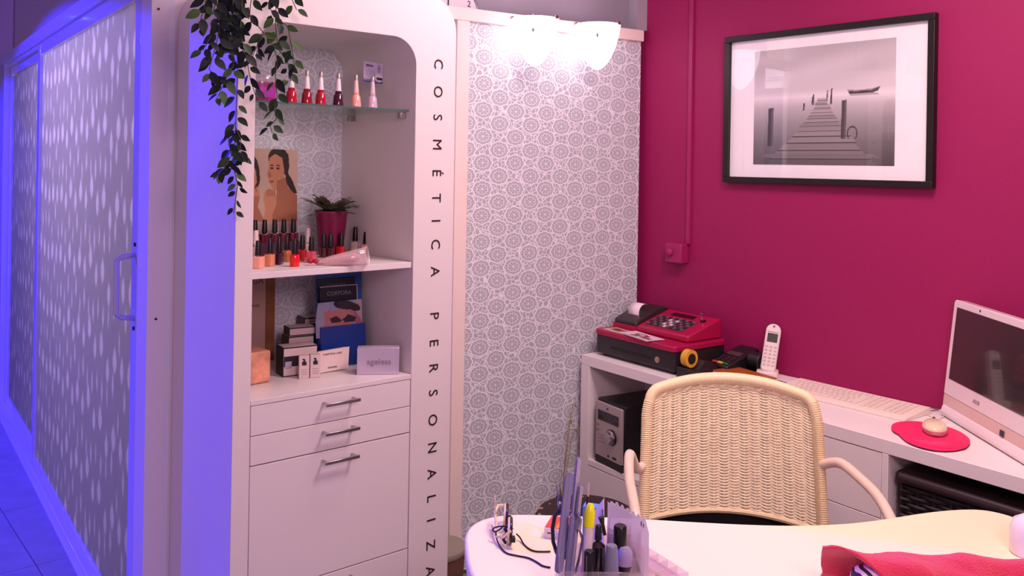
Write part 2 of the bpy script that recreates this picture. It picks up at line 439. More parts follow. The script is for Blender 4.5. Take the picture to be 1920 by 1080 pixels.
# ================================================================== WALL FITTINGS
# trunking and junction box on the raspberry wall
t = thing('cable_trunking', 'raspberry-painted vertical cable trunking on the pink wall', 'trunking', (XW, 2.155, 1.16), -PI/2)
obj('trunking_cover', B(-.0, .018, -.012, .0, 0, 1.46), WALLPINK2, t, bev=.001)
t = thing('junction_box', 'small raspberry-painted junction box with round knob below the trunking', 'junction box', (XW, 2.188, 1.125), -PI/2)
obj('box_body', B(-.040, .040, -.045, 0, -.04, .035), WALLPINK2, t, bev=.004)
obj('knob', MB().lathe([(.014, 0), (.014, .010), (.011, .013), (.004, .014)], M=Matrix.Translation((-.012, -.045, .0)) @ Matrix.Rotation(PI/2, 4, 'X')), WALLPINK2, t)
# framed picture
t = thing('framed_picture', 'black-framed monochrome photograph of a wooden jetty and rowing boat', 'picture', (XW-.002, 1.977, 1.401), -PI/2)
PWid, PHt, fw_ = .763, .530, .021
FR = mat('black_picture_frame', '17120f', .42)
obj('frame', B(0, PWid, -.026, 0, 0, fw_), FR, t, bev=.0015)
obj('frame', B(0, PWid, -.026, 0, PHt-fw_, PHt), FR, t, bev=.0015)
obj('frame', B(0, fw_, -.026, 0, fw_, PHt-fw_), FR, t, bev=.0015)
obj('frame', B(PWid-fw_, PWid, -.026, 0, fw_, PHt-fw_), FR, t, bev=.0015)
obj('mat_board', B(fw_, PWid-fw_, -.010, -.004, fw_, PHt-fw_), mat('white_mat_board', 'fdf9fb', .7), t)
obj('picture_glass', B(fw_-.002, PWid-fw_+.002, -.0175, -.0160, fw_-.002, PHt-fw_+.002), thin('picture_glazing', 'ffffff', .0, 1.5, .012), t)
def pier(U, V):
    img = np.zeros(U.shape+(3,))
    ys = [0, .12, .30, .37, .42, .50, .62, .80, 1.0]; gs = [.76, .82, .86, .88, .97, .80, .66, .50, .36]
    g = np.interp(V, ys, gs)
    g = g+.03*np.sin(U*7+V*22)*np.exp(-((V-.15)/.15)**2)
    g = g-.10*np.clip(V-.45, 0, 1)*np.abs(U-.45)*2
    for k in range(3): img[..., k] = g
    img *= np.array([.97, .93, .95])
    rng = random.Random(3)
    # deck planks
    def edge(v):      # left and right edge of the deck at height v
        s = (v-.44)/(1.0-.44)
        ss = max(s, 0)**1.35
        return .505-.40*ss-.02, .535+.0+.34*ss+.01
    v = .445; k = 0
    while v < 1.0:
        h = .008+.085*((v-.44)/.56)**1.15; l, r = edge(v); l2, r2 = edge(min(v+h, 1))
        j = rng.uniform(-.02, .02)*(.3+(v-.44)*2)
        c = .72-.34*(v-.44)/.56+rng.uniform(-.05, .05)
        fill(img, U, V, [(l+j, v), (r+j, v), (r2+j, v+h*.88), (l2+j, v+h*.88)], np.array([c, c*.95, c*.96]))
        fill(img, U, V, [(l2+j, v+h*.86), (r2+j, v+h*.86), (r2+j, v+h), (l2+j, v+h)], np.array([.16, .14, .15]))
        v += h; k += 1
    fill(img, U, V, [(.10, .905), (.86, .905), (.91, .935), (.07, .935)], np.array([.46, .43, .44]))
    for (x, w_, a, b_) in ((.115, .042, .51, .84), (.652, .034, .47, .78), (.575, .012, .37, .50), (.45, .01, .41, .5), (.38, .012, .48, .54), (.372+.07, .008, .43, .49), (.548, .008, .38, .47)):
        fill(img, U, V, [(x, a), (x+w_, a-.005), (x+w_-.004, b_), (x-.004, b_)], np.array([.24, .21, .22]))
        fill(img, U, V, [(x+w_*.6, a), (x+w_, a-.005), (x+w_-.004, b_), (x+w_*.55, b_)], np.array([.38, .34, .36]))
    q = np.abs(np.hypot((U-.725)/.032, (V-.74)/.055)-1) < .12; img[q & (V < .78)] = np.array([.2, .18, .19])
    # boat
    fill(img, U, V, [(.69, .385), (.75, .392), (.85, .388), (.905, .372), (.89, .405), (.86, .418), (.70, .418)], np.array([.16, .13, .14]))
    fill(img, U, V, [(.69, .383), (.75, .390), (.85, .386), (.90, .372), (.85, .396), (.75, .401), (.69, .398)], np.array([.62, .56, .60]))
    q = inpoly(U, V, [(.70, .418), (.88, .418), (.90, .435), (.71, .435)]); img[q] = img[q]*.72
    return np.clip(img, 0, 1)
raster('print', pier, .517, .402, 300, 240, t, y=-.0105, x0=.121, z0=.066, rough=.6)
# wall lamps
LAMP = mat('lit_frosted_shade', 'ffe6f4', .3, emis=3.6)
nrm2 = Vector((math.sin(pang), -math.cos(pang)))
for k, (lx, ly, label) in enumerate(((1004, 36, 'lit bowl-shaped wall lamp nearer the cabinet'), (1121, 47, 'lit bowl-shaped wall lamp nearer the raspberry wall'))):
    o_ = nrm2*.098; c = pp(lx, ly, (PA[0]+o_.x, PA[1]+o_.y), (PB_[0]+o_.x, PB_[1]+o_.y))
    t = thing('wall_lamp', label, 'wall lamp', (c.x, c.y, c.z), pang, 'wall lamps on the panel rail')
    obj('glass_shade', MB().lathe([(.0005, -.166), (.014, -.162), (.034, -.144), (.052, -.115), (.066, -.079), (.077, -.040), (.083, 0)], n=36, cap=False), LAMP, t, solid=.003)
    obj('lamp_holder', MB().lathe([(.0005, .002), (.018, .002), (.018, -.03), (.0005, -.03)], n=18), CHROME, t)
    obj('wall_arm', MB().tube([(0, 0, -.002), (0, .04, .004), (0, .078, -.004)], .005, 8).box(-.02, .02, .078, .0845, -.03, .012), CHROME, t)
    for a in (.4, PI-.5, -1.1):
        obj('clip', MB().cbox((.083*math.cos(a), .083*math.sin(a), .002), (.014, .008, .012)), CHROME, t, bev=.001)
    obj('ornament', MB().tube([(-.055, -.066, .004), (-.056, -.069, -.045)], .0012, 6).ell((-.056, -.069, -.050), (.005, .004, .008), 8, 6), CHROME, t)
# clock on the upper wall, mostly out of frame
q = pp(836, 30, (PA[0], PA[1]+.065), (PB_[0], PB_[1]+.065))
t = thing('wall_clock', 'white round wall clock with dark numerals above the panel', 'clock', (q.x, q.y, q.z), pang)
RX = Matrix.Rotation(PI/2, 4, 'X')
obj('clock_face', MB().lathe([(.125, 0), (.125, .014), (.001, .014)], M=RX, n=40), mat('clock_white', 'd9d4da', .5), t)
obj('rim', MB().tube([(.128*math.cos(a*PI/24), -.014, .128*math.sin(a*PI/24)) for a in range(48)], .005, 8, closed=True), mat('clock_rim', '8c8892', .3, metal=.6), t)
for k in range(1, 13):
    a = PI/2-k*PI/6; text('numeral', str(k), .030, LETTER, t, face_front(.098*math.cos(a), -.0148, .098*math.sin(a)))
obj('hand', B(-.002, .002, -.0175, -.016, -.01, .085), BLACK, t); obj('hand', B(-.01, .055, -.0195, -.018, -.0025, .0025), BLACK, t)
# ================================================================== SHOWCASE CABINET
X0, X1, Y0, Y1, ZTOP = .852, 1.500, 2.05, 2.470, 1.926
OX0, OX1, OZ0, OZ1 = .897, 1.364, .0, 1.797
cab = thing('display_cabinet', 'tall white round-cornered display cabinet with vertical lettering', 'cabinet', (0, 0, 0))
def arch(x0, x1, z1, r, n=10):
    p = [(x0, 0)]
    for k in range(n+1): a = PI-.5*PI*k/n; p.append((x0+r+r*math.cos(a), z1-r+r*math.sin(a)))
    for k in range(n+1): a = .5*PI-.5*PI*k/n; p.append((x1-r+r*math.cos(a), z1-r+r*math.sin(a)))
    p.append((x1, 0)); return p
def archshell(outer, inner, y0, y1):
    n = len(outer); mb = MB()
    vs = [(p[0], y, p[1]) for y in (y0, y1) for p in outer]+[(p[0], y, p[1]) for y in (y0, y1) for p in inner]
    fs = []
    for i in range(n-1):
        fs += [(i, i+1, 2*n+i+1, 2*n+i), (n+i, 3*n+i, 3*n+i+1, n+i+1), (i, n+i, n+i+1, i+1), (2*n+i, 2*n+i+1, 3*n+i+1, 3*n+i)]
    fs += [(0, 2*n, 3*n, n), (n-1, 2*n-1, 4*n-1, 3*n-1)]
    return mb.add(vs, [q[::-1] for q in fs])
obj('carcass', archshell(arch(X0, X1, ZTOP, .10, 12), arch(OX0, OX1, OZ1, .075, 12), Y0, Y1), CABW, cab, bev=.0012)
inn = arch(OX0, OX1, OZ1, .075, 12)
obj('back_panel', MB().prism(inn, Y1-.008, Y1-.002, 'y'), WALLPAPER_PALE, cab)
obj('shelf', B(OX0+.001, OX1-.003, Y0+.004, Y1-.01, 1.160, 1.176), CABW, cab, bev=.001)
obj('worktop_shelf', B(OX0+.0005, OX1-.0005, Y0, Y1-.01, .851, .864), CABW, cab, bev=.001)
obj('inner_carcass', B(OX0+.002, OX1-.002, Y0+.030, Y0+.045, .02, .850), STRIPE, cab)
for (z0, z1, nm) in ((.7765, .8495, 'drawer'), (.7035, .7745, 'drawer'), (.3815, .7005, 'cabinet_door'), (.06, .3785, 'cabinet_door')):
    d = obj(nm, B(OX0+.002, OX1-.002, Y0+.001, Y0+.019, z0, z1), CABW, cab, bev=.0012)
    hz = z1-.020; hx0, hx1 = 1.088, 1.188
    h = obj('handle', MB().box(hx0, hx1, Y0-.030, Y0-.023, hz-.006, hz+.002).box(hx0+.004, hx0+.010, Y0-.024, Y0+.001, hz-.005, hz+.001).box(hx1-.010, hx1-.004, Y0-.024, Y0+.001, hz-.005, hz+.001), CHROME, d, bev=.0008)
gs = obj('glass_shelf', B(OX0+.003, OX1-.003, Y0+.03, Y1-.02, 1.5955, 1.6005), GLASS, cab)
obj('glass_edge', B(OX0+.003, OX1-.003, Y0+.0285, Y0+.0299, 1.5953, 1.6007), GLASSEDGE, gs)
for (sx_, sy_) in ((657, 211), (752, 204)):
    q = pX(sx_, sy_, OX1-.012)
    obj('shelf_bracket', MB().cbox((OX1-.010, q.y, 1.585), (.02, .018, .018)), mat('clear_bracket', 'a9a49a', .15, metal=.5), cab, bev=.003)
for i, (ch, y) in enumerate(zip('COSMÉTICAPERSONALIZADA', (120, 172, 220, 271, 324, 371, 414, 458, 509, 592, 643, 690, 737, 788, 840, 889, 935, 976, 1023, 1072, 1122, 1170))):
    q = pY(821.5-(y-120)*.0205, y, Y0)
    R3 = Matrix(((0, 1, 0, 0), (0, 0, -1, 0), (-1, 0, 0, 0), (0, 0, 0, 1)))      # right->-z, up->+x, normal->-y
    text('letter', ch, .043, LETTER, cab, Matrix.Translation((1.4375, Y0-.0008, q.z)) @ R3)
# ================================================================== THINGS IN THE CABINET
# ---- nail polish bottles
CAPB = mat('black_cap', '120f14', .3)
CAPW = mat('cream_cap', 'ead6cf', .35)
def polish(name, label, loc, col, h=.068, kind='round', cap=CAPB, rz=0, group='nail polish bottles on the middle shelf', wd=1.0):
    t = thing(name, label, 'nail polish', loc, rz, group)
    gm = mat('lacquer_'+col, col, .12, coat=.6)
    r = .0125*wd
    if kind == 'square':
        p = rrect(-r, r, -r*.8, r*.8, .004, 3); b = MB().prism(p, 0, h*.42); b.lathe([(.006, h*.42), (.006, h*.47)], n=12)
        obj('bottle', b, gm, t, bev=.0015)
    elif kind == 'cone':
        obj('bottle', MB().lathe([(.0005, 0), (.0145, 0), (.0150, .002), (.0125, h*.34), (.0085, h*.40), (.0095, h*.44), (.0075, h*.47)], n=20), gm, t)
    else:
        obj('bottle', MB().lathe([(.0005, 0), (r*.95, 0), (r, .0015), (r, h*.38), (r*.9, h*.42), (.0055, h*.44), (.0055, h*.47)], n=20), gm, t)
    if kind == 'cone':
        c = obj('cap', MB().lathe([(.0082, h*.47), (.0080, h*.50), (.0045, h-.002), (.003, h), (.0005, h)], n=18), cap, t)
        obj('cap_tip', MB().lathe([(.0056, h*.83), (.0049, h-.0017), (.0034, h+.0004), (.0005, h+.0006)], n=18), mat('silver_cap_tip', 'b8b0a8', .3, metal=.5), c)
    else:
        obj('cap', MB().lathe([(.0085, h*.46), (.0085, h*.48), (.0064, h-.003), (.0054, h), (.0005, h)], n=18), cap, t)
    return t
# glass shelf row
ZS = 1.6007
WCAP = mat('white_cap', 'efe2e4', .3)
for x, col, lab in ((546, 'b00f2c', 'red polish with white conical cap, leftmost on the glass shelf'), (575, '8f0a26', 'dark red polish with white conical cap, second on the glass shelf'),
                    (601, 'b40f30', 'crimson polish with white conical cap in the middle of the glass shelf'), (634, '43102e', 'dark plum polish with white conical cap on the glass shelf'),
                    (667, 'f2a99c', 'peach polish with pale conical cap on the glass shelf'), (698, 'd6b4c8', 'pale lilac polish, rightmost on the glass shelf')):
    q = pY(x, 195, 2.145)
    polish('nail_polish', lab, (q.x, 2.145, ZS), col, .092, 'cone', WCAP if x < 660 else mat('cap_'+col, 'ecc6c2' if x < 680 else 'dccad6', .3), 0, 'nail polish bottles on the glass shelf')
# pink cup with clear lid
q = pY(500, 180, 2.13)
t = thing('lidded_pot', 'magenta plastic pot with clear lid on the glass shelf behind the vine', 'pot', (.955, 2.155, ZS))
obj('pot_body', MB().lathe([(.0005, 0), (.036, 0), (.039, .005), (.039, .052), (.0005, .052)], n=28), mat('magenta_plastic', '8e2a66', .3), t)
obj('clear_lid', MB().lathe([(.040, .048), (.040, .066), (.037, .070), (.0005, .070)], n=28), CLEAR, t)
obj('label_band', MB().lathe([(.0393, .012), (.0393, .038)], n=28, cap=False), mat('label_violet', '9c2f9a', .4), t)
# card on a stick
q = pY(712, 117, 2.22)
t = thing('card_holder', 'small violet business card clipped on a thin stand by the cabinet side', 'card holder', (1.315, 2.20, ZS), .35)
obj('stand_base', MB().lathe([(.0005, 0), (.016, 0), (.015, .004), (.0005, .006)]), mat('holder_base', '9a8f92', .3, metal=.7), t)
obj('stand_wire', MB().tube([(0, 0, .004), (.001, 0, .05), (-.001, 0, .082)], .0013, 6), mat('dark_wire', '4a3c40', .4, metal=.6), t)
def cardimg(U, V):
    im = full(U, 'cdbfdc'); im[V > .93] = rgb('4a3f9a'); im[(V > .84) & (V < .93)] = rgb('8a7fb8')
    oval(im, U, V, .80, .74, .22, .20, 'efe6ea'); fill(im, U, V, [(.66, .70), (1, .72), (1, .84), (.7, .84)], '2f2638'); 
    for k in range(8): a = k*PI/4; fill(im, U, V, [(.80, .28), (.80+.10*math.cos(a)-.02*math.sin(a), .28+.22*math.sin(a)+.03*math.cos(a)), (.80+.10*math.cos(a)+.02*math.sin(a), .28+.22*math.sin(a)-.03*math.cos(a))], '4a3c58')
    for k in range(5): im[(U > .08) & (U < .6) & (abs(V-.42-.08*k) < .012)] = rgb('a093b4')
    return im
cd = raster('card', cardimg, .086, .058, 60, 40, t, y=-.0015, x0=-.043, z0=.080)
cd.modifiers.new('s', 'SOLIDIFY').thickness = .0006
text('card_text', 'DIEMAA', .009, mat('card_ink', '6d6088', .5), t, face_front(-.018, -.0026, .127))
# ---- middle shelf
ZM = 1.1765
rows = [  # x, base y in photo, cap colour, bottle colour, kind, height, label
 (486, 503, 'b', 'efa58c', 'square', .070, 'pale peach polish with black cap at the left front of the middle shelf', 1.3),
 (508, 499, 'b', 'dd8f68', 'square', .072, 'apricot polish with black cap, second in the front row of the middle shelf', 1.1),
 (525, 496, 'b', '3a0f2c', 'square', .072, 'deep plum polish with black cap, third in the front row of the middle shelf', 1.0),
 (540, 491, 'b', 'b5653c', 'round', .072, 'copper polish with black cap between the plum and bright red bottles', 1.0),
 (555, 500, 'b', 'dd0b12', 'round', .072, 'bright red polish with black cap at the front centre of the middle shelf', 1.0),
 (569, 489, 'b', 'b40a18', 'square', .070, 'deep red polish with black cap behind the bright red bottle', 1.0),
 (586, 492, 'b', 'd04a5c', 'square', .070, 'coral pink polish with black cap left of the pot', 1.1),
 (609, 483, 'b', '46131c', 'square', .068, 'dark maroon polish with black cap in front of the pot', 1.0),
 (622, 483, 'b', '3d1020', 'square', .067, 'near-black polish with black cap in front of the pot', 1.0),
 (642, 480, 'b', 'c9102a', 'square', .066, 'red polish with black cap right of the fern pot', 1.15),
 (668, 474, 'b', 'd8b9ae', 'square', .078, 'clear bottle with tall black cap behind the plastic cone', 1.0),
 (688, 476, 'b', 'e79a92', 'square', .066, 'pale pink polish with black cap, rightmost on the middle shelf', 1.1)]
for i, (x, y, c, col, kd, h, lab, wdt) in enumerate(rows):
    q = pz(x, y, ZM); polish('nail_polish', lab, (q.x, q.y+.008, ZM), col, h, kd, rz=.75, wd=wdt)
for x, y, lab in ((481, 484, 'cream-capped pale bottle at the far left behind the peach polish'), (498, 481, 'cream-capped pale bottle behind the apricot polish'), (519, 479, 'cream-capped pale bottle behind the plum polish'),
                  (551, 477, 'cream-capped pale bottle behind the bright red polish'), (579, 477, 'cream-capped pale bottle behind the coral polish')):
    q = pz(x, y, ZM); polish('nail_polish', lab, (max(q.x, .94), q.y+.006, ZM), 'd9b6a8', .078, 'round', CAPW, wd=.9)
RISER = thing('display_riser', 'low dark display riser under the back row of polishes', 'riser', (1.075, 2.385, ZM))
obj('riser_block', B(-.13, .10, -.020, .022, 0, .036), mat('dark_acrylic', '2c1a26', .2), RISER, bev=.001)
obj('front_lip', B(-.13, .10, -.0225, -.0203, 0, .042), mat('dark_acrylic_lip', '4a2a3c', .2), RISER)
for x, lab in ((478, 'leftmost dark-red polish on the riser'), (496, 'second dark-red polish on the riser'), (515, 'middle dark-red polish on the riser'), (532, 'fourth dark-red polish on the riser'), (550, 'rightmost dark-red polish on the riser')):
    q = pY(x, 430, 2.385); polish('nail_polish', lab, (q.x, 2.385, ZM+.036), '5a0f28', .070, 'square', group='nail polish bottles on the riser', wd=1.05)
# poster of two women
def women(U, V):
    im = full(U, 'd8b8a4'); im = im*(1-.12*(1-U))[..., None]
    im[V > .79] = rgb('b49c98')
    K = V < .79
    sk, sk2, hr = 'c98a66', 'a86a4c', '2a1512'
    A = np.zeros_like(im)+im
    # right woman
    fill(A, U, V, [(.78, .22), (.90, .33), (1.0, .47), (.93, .48), (.84, .42), (.76, .34)], hr)
    oval(A, U, V, .63, .10, .20, .12, hr); fill(A, U, V, [(.44, .12), (.50, .03), (.66, .0), (.82, .05), (.84, .18), (.80, .30), (.70, .24), (.60, .07)], hr)
    fill(A, U, V, [(.45, .10), (.56, .05), (.70, .09), (.74, .22), (.74, .32), (.62, .44), (.53, .44), (.45, .36), (.40, .27), (.43, .22)], sk)
    fill(A, U, V, [(.60, .34), (.76, .30), (.82, .42), (1.0, .50), (1.0, .78), (.50, .78), (.52, .62), (.60, .50)], sk2)
    fill(A, U, V, [(.36, .46), (.46, .42), (.58, .48), (.60, .58), (.52, .70), (.50, .79), (.34, .79), (.38, .64), (.34, .54)], sk)
    for k in range(4): fill(A, U, V, [(.40+.045*k, .44), (.425+.045*k, .43), (.44+.045*k, .50), (.41+.045*k, .51)], sk2)
    for ex in (.50, .62): oval(A, U, V, ex, .205, .035, .012, '3a211c'); oval(A, U, V, ex, .175, .045, .006, '4a2c22')
    fill(A, U, V, [(.46, .22), (.50, .30), (.45, .31), (.43, .29)], sk2); oval(A, U, V, .50, .35, .045, .014, '9c4a44')
    # left woman, cut by the edge
    oval(A, U, V, .10, .22, .15, .15, hr); fill(A, U, V, [(0, .12), (.16, .10), (.26, .2), (.28, .34), (.22, .46), (0, .5)], hr)
    fill(A, U, V, [(0, .16), (.12, .15), (.20, .24), (.22, .36), (.14, .46), (0, .50)], sk)
    fill(A, U, V, [(0, .5), (.18, .44), (.28, .5), (.24, .62), (.38, .79), (0, .79)], sk2)
    for k in range(3): fill(A, U, V, [(.10+.05*k, .42), (.13+.05*k, .40), (.18+.05*k, .50), (.14+.05*k, .52)], sk)
    oval(A, U, V, .08, .26, .05, .012, '3a211c'); oval(A, U, V, .11, .40, .05, .014, '9c4a44')
    im[K] = A[K]
    im[(V > .785) & (V < .80)] = rgb('c4aaa4')
    return im
t = thing('photo_poster', 'photo card of two women touching their faces, leaning at the cabinet back', 'poster', (1.040, 2.435, ZM+.037))
o = raster('poster_print', women, .164, .275, 110, 140, t, y=0, x0=0, z0=0, M=Matrix.Rotation(-.07, 4, 'X') @ Matrix.Rotation(.02, 4, 'Y'))
o.modifiers.new('s', 'SOLIDIFY').thickness = .002
# fern pot
q = pz(612, 470, ZM)
t = thing('potted_fern', 'small dark green fern in a tapered raspberry pot on the middle shelf', 'potted plant', (1.268, 2.345, ZM))
obj('pot', MB().lathe([(.0005, 0), (.034, 0), (.035, .003), (.047, .122), (.049, .124), (.049, .130), (.045, .130), (.043, .115), (.0005, .112)], n=32), mat('raspberry_pot', '7a0f42', .35), t)
FERN = mat('fern_leaf', '56663f', .6, var=.4, bs=80); FERNB = mat('fern_leaf_tip', '6a5048', .6, var=.3, bs=60)
rng = random.Random(11)
for k in range(34):
    a = k*2*PI/34*1.0+rng.uniform(-.15, .15); el = rng.uniform(.35, 1.35); L = rng.uniform(.065, .100)*(1 if el < .9 else .75)
    mb = MB(); P = []
    for i in range(13):
        s = i/12; rr = L*s*math.cos(el*(1-.55*s)); zz = .115+L*(math.sin(el)*s-.36*s*s*(1.1-el*.5))
        P.append(Vector((rr*math.cos(a), rr*math.sin(a)*.8, max(zz, .131 if rr < .052 else .105))))
    mb.tube(P, .0009, 4)
    for i in range(2, 13):
        p = P[i]; tdir = (P[i]-P[i-1]).normalized(); sd = tdir.cross(Vector((0, 0, 1))).normalized(); w = .017*(1.1-i/12*.6)
        for sg in (-1, 1):
            tip = p+sd*sg*w+tdir*w*.5+Vector((0, 0, rng.uniform(-.002, .004)))
            mid = p+sd*sg*w*.5
            mb.add([p-tdir*.0042, mid+tdir*.006+Vector((0, 0, .0020)), tip, mid-tdir*.005, p+tdir*.003], [(0, 3, 2, 1), (0, 1, 4)])
    obj('frond', mb, FERN if k % 3 else FERNB, t)
obj('soil', MB().lathe([(.0005, .1125), (.042, .1125), (.04, .117), (.0005, .12)], n=20), mat('dark_soil', '2a1a18', .9), t)
# clear plastic cone with red bow lying on the shelf
a = pz(590, 497, ZM); b = pz(688, 499, ZM)
t = thing('plastic_cone', 'clear plastic cone cup with red bow lying on the middle shelf', 'cone cup', (0, 0, 0))
ax = (Vector((b.x, b.y, ZM+.026))-Vector((a.x, a.y, ZM+.007))); L = ax.length; axn = ax.normalized()
Rq = Vector((0, 0, 1)).rotation_difference(axn).to_matrix().to_4x4(); MC = Matrix.Translation((a.x, a.y, ZM+.008)) @ Rq
obj('cone_wall', MB().lathe([(.004, .0), (.012, L*.35), (.0245, L)], M=MC, n=32, cap=False), thin('milky_clear_plastic', 'fff4f4', .22, 1.5, .08), t, solid=.0008)
obj('rim_ring', MB().tube([MC @ Vector((.0245*math.cos(k*PI/16), .0245*math.sin(k*PI/16), L)) for k in range(32)], .0009, 6, closed=True), mat('rim_clear', 'f6dcd8', .1, coat=.5), t)
obj('tissue', MB().lathe([(.002, .01), (.008, L*.4), (.013, L*.75), (.006, L*.86)], M=MC, n=9), mat('pale_pink_tissue', 'f0c0c4', .6), t, smooth=5)
mb = MB()
for sg in (-1, 1): mb.ell((a.x+.006*sg-.004, a.y-.004*sg, ZM+.011), (.010, .007, .007), 10, 6)
mb.box(a.x+.002, a.x+.03, a.y-.006, a.y-.003, ZM+.0015, ZM+.003)
obj('red_bow', mb, mat('dark_red_ribbon', 'a3122e', .45), t)
# ---- lower shelf
ZL = .8645
t = thing('marble_block', 'orange-veined stone cube at the left end of the lower shelf', 'stone block', (.962, 2.235, ZL), .1)
m = mat('orange_salt_stone', 'd8977a', .4, var=.35, bs=22)
mb = MB().box(-.055, .050, -.045, .045, 0, .085)
obj('stone', mb, m, t, bev=.006)
t = thing('framed_board', 'cream leaning board with brown wooden edge at the lower shelf back', 'board', (.905, 2.445, ZL))
obj('board', B(0, .205, -.004, .004, 0, .270), mat('cream_board', 'b8988c', .6), t)
obj('wood_edge', B(.205, .232, -.008, .006, 0, .275), mat('warm_brown_wood', '8c5a38', .5, var=.2, bs=30), t)
text('board_text', 'OROGA', .026, mat('board_ink', '6e5046', .6), t, face_front(.150, -.0046, .235), align='CENTER')
text('board_text', 'beauty', .012, mat('board_ink', '6e5046', .6), t, face_front(.170, -.0046, .165))
BW = mat('box_white', 'd8c4c0', .5); BN = mat('box_black', '241a20', .45)
def bwbox(label, x, y, z, w, d, h, rz=-.12):
    t = thing('cosmetic_box', label, 'box', (x, y, z), rz, 'black-edged white cosmetic boxes')
    obj('carton', B(0, w, 0, d, 0, h), BW, t, bev=.0005)
    mb = MB()
    for (a, b) in ((0, .0022), (w-.0022, w)): mb.box(a, b, -.0006, .0, 0, h)
    mb.box(0, w, -.0006, 0, 0, .0022).box(0, w, -.0006, 0, h-.0022, h).box(-.0006, .0, 0, d, 0, h)
    mb.box(.0, w, .0, d, h, h+.0006)
    obj('black_edging', mb, BN, t)
    obj('lid_face', B(.003, w-.003, .003, d-.003, h+.0006, h+.0012), BW, t)
    if h > .05:
        wn_ = obj('dark_band', B(.003, w-.003, -.0012, -.0006, h*.34, h*.70), BN, t)
        obj('band_print', B(.006, .024, -.0018, -.0013, h*.28, h*.52), mat('box_lilac_print', 'a89cb4', .5), wn_)
    return t
bwbox('large black-edged white box with dark window in front of the box pile', 1.064, 2.225, ZL, .098, .055, .078)
bwbox('black-edged white box, lower of the pile behind the large box', 1.115, 2.300, ZL, .076, .055, .090)
bwbox('black-edged white box, upper of the pile behind the large box', 1.118, 2.302, ZL+.0925, .078, .05, .022, -.15)
bwbox('black-edged white box, bottom of the rear pile beside the brochure holder', 1.215, 2.385, ZL, .08, .06, .10)
bwbox('black-edged white box, top of the rear pile beside the brochure holder', 1.205, 2.383, ZL+.1025, .10, .06, .020)
for k, (x, lab) in enumerate(((572, 'left one of two tiny serum boxes'), (593, 'right one of two tiny serum boxes'))):
    q = pz(x, 711-2*k, ZL)
    t = thing('serum_box', lab+' in front of the box pile', 'box', (q.x, q.y+.006, ZL), -.35, 'tiny serum boxes')
    obj('carton', B(-.0135, .0135, 0, .022, 0, .062), BW, t, bev=.0006)
    mb = MB().box(-.006, .006, -.0006, .0003, .036, .046).box(-.0025, .0025, -.0006, .0003, .046, .052).box(-.005, .001, -.0006, .0003, .051, .054)
    obj('bottle_print', mb, BN, t); mb = MB()
    for zz in (.012, .018, .024): mb.box(-.008, .008, -.0004, .0003, zz, zz+.001)
    obj('text_lines', mb, mat('box_grey_ink', '8a7a7c', .5), t)
q = pz(605, 704, ZL)
t = thing('leaflet_card', 'folded cream card with small lettering beside the serum boxes', 'card', (1.152, 2.205, ZL+.0005), -.03)
obj('card', MB().prism([(0, 0), (.099, .004), (.102, .064), (-.002, .058)], -.0012, 0, 'y'), mat('cream_card', 'ecd6ce', .5), t)
obj('card_back', MB().prism([(.0, .0), (.099, .0), (.1, .060), (-.001, .056)], .018, .020, 'y'), mat('cream_card', 'ecd6ce', .5), t)
text('card_text', 'PURIFYING CARE', .0075, mat('box_grey_ink', '8a7a7c', .5), t, face_front(.05, -.0018, .050))
text('card_text', 'ETNOME', .007, mat('box_dark_ink', '5a4448', .5), t, face_front(.05, -.0018, .012))
q0 = pz(669, 703, ZL); q1 = pz(748, 702, ZL)
t = thing('cosmetic_carton', 'silvery carton printed ageless at the right of the lower shelf', 'box', (q0.x, q0.y, ZL), math.atan2(q1.y-q0.y, q1.x-q0.x))
w = (q1-q0).length
obj('carton', B(0, w, 0, .035, 0, .074), mat('silver_lilac_card', 'c6b8cc', .3, metal=.25), t, bev=.0008)
text('carton_text', 'ageless', .024, mat('silver_grey_ink', '8e8092', .4), t, face_front(w*.52, -.0008, .036))
# brochure holder
q = pY(640, 690, 2.30)
t = thing('brochure_holder', 'blue brochure stand filled with dark leaflets on the lower shelf', 'brochure holder', (1.195, 2.255, ZL), -.04)
BL = mat('blue_acrylic', '2a5c9c', .3); BL2 = mat('deep_blue_acrylic', '1c3a90', .3)
MT = Matrix.Rotation(-.10, 4, 'X')
obj('back_plate', MB().box(.012, .160, .045, .049, 0, .268, MT), BL, t)
obj('front_pocket', MB().box(0, .142, -.004, .0, 0, .115, MT).box(0, .004, 0, .045, 0, .115, MT).box(.138, .142, 0, .045, 0, .115, MT), BL2, t)
obj('foot', B(.02, .15, .03, .095, 0, .004), BL, t)
def leaf(name_, z0, z1, x0, x1, y, col, body=None, sz=.013, tilt=0, parent=t):
    l = thing('brochure', body[1], 'brochure', parent.location, parent.rotation_euler.z, 'brochures in the blue holder')
    MM = Matrix.Rotation(-.10, 4, 'X') @ Matrix.Translation((0, y, 0)) @ Matrix.Rotation(tilt, 4, 'Y')
    obj('sheet', MB().box(x0, x1, 0, .0015, z0, z1, MM), mat('leaflet_'+col, col, .35), l)
    if body[0]: text('brochure_text', body[0], sz, mat('leaflet_ink', '7a8294', .4), l, MM @ face_front((x0+x1)/2, -.0009, z1-.022))
    return l, MM
leaf('a', .02, .250, .012, .134, .036, '1c1c30', ('CORPORA', 'rearmost dark leaflet in the blue holder'))
l, MM = leaf('b', .02, .228, .016, .137, .029, '201826', ('CORPORA', 'dark leaflet with pale edge, third from the front in the blue holder'), .0165)
obj('pale_edge', MB().box(.016, .137, -.0012, -.0004, .226, .2285, MM).box(.134, .137, -.0012, -.0004, .1, .2285, MM), mat('edge_pale', 'b8a4b4', .5), l)
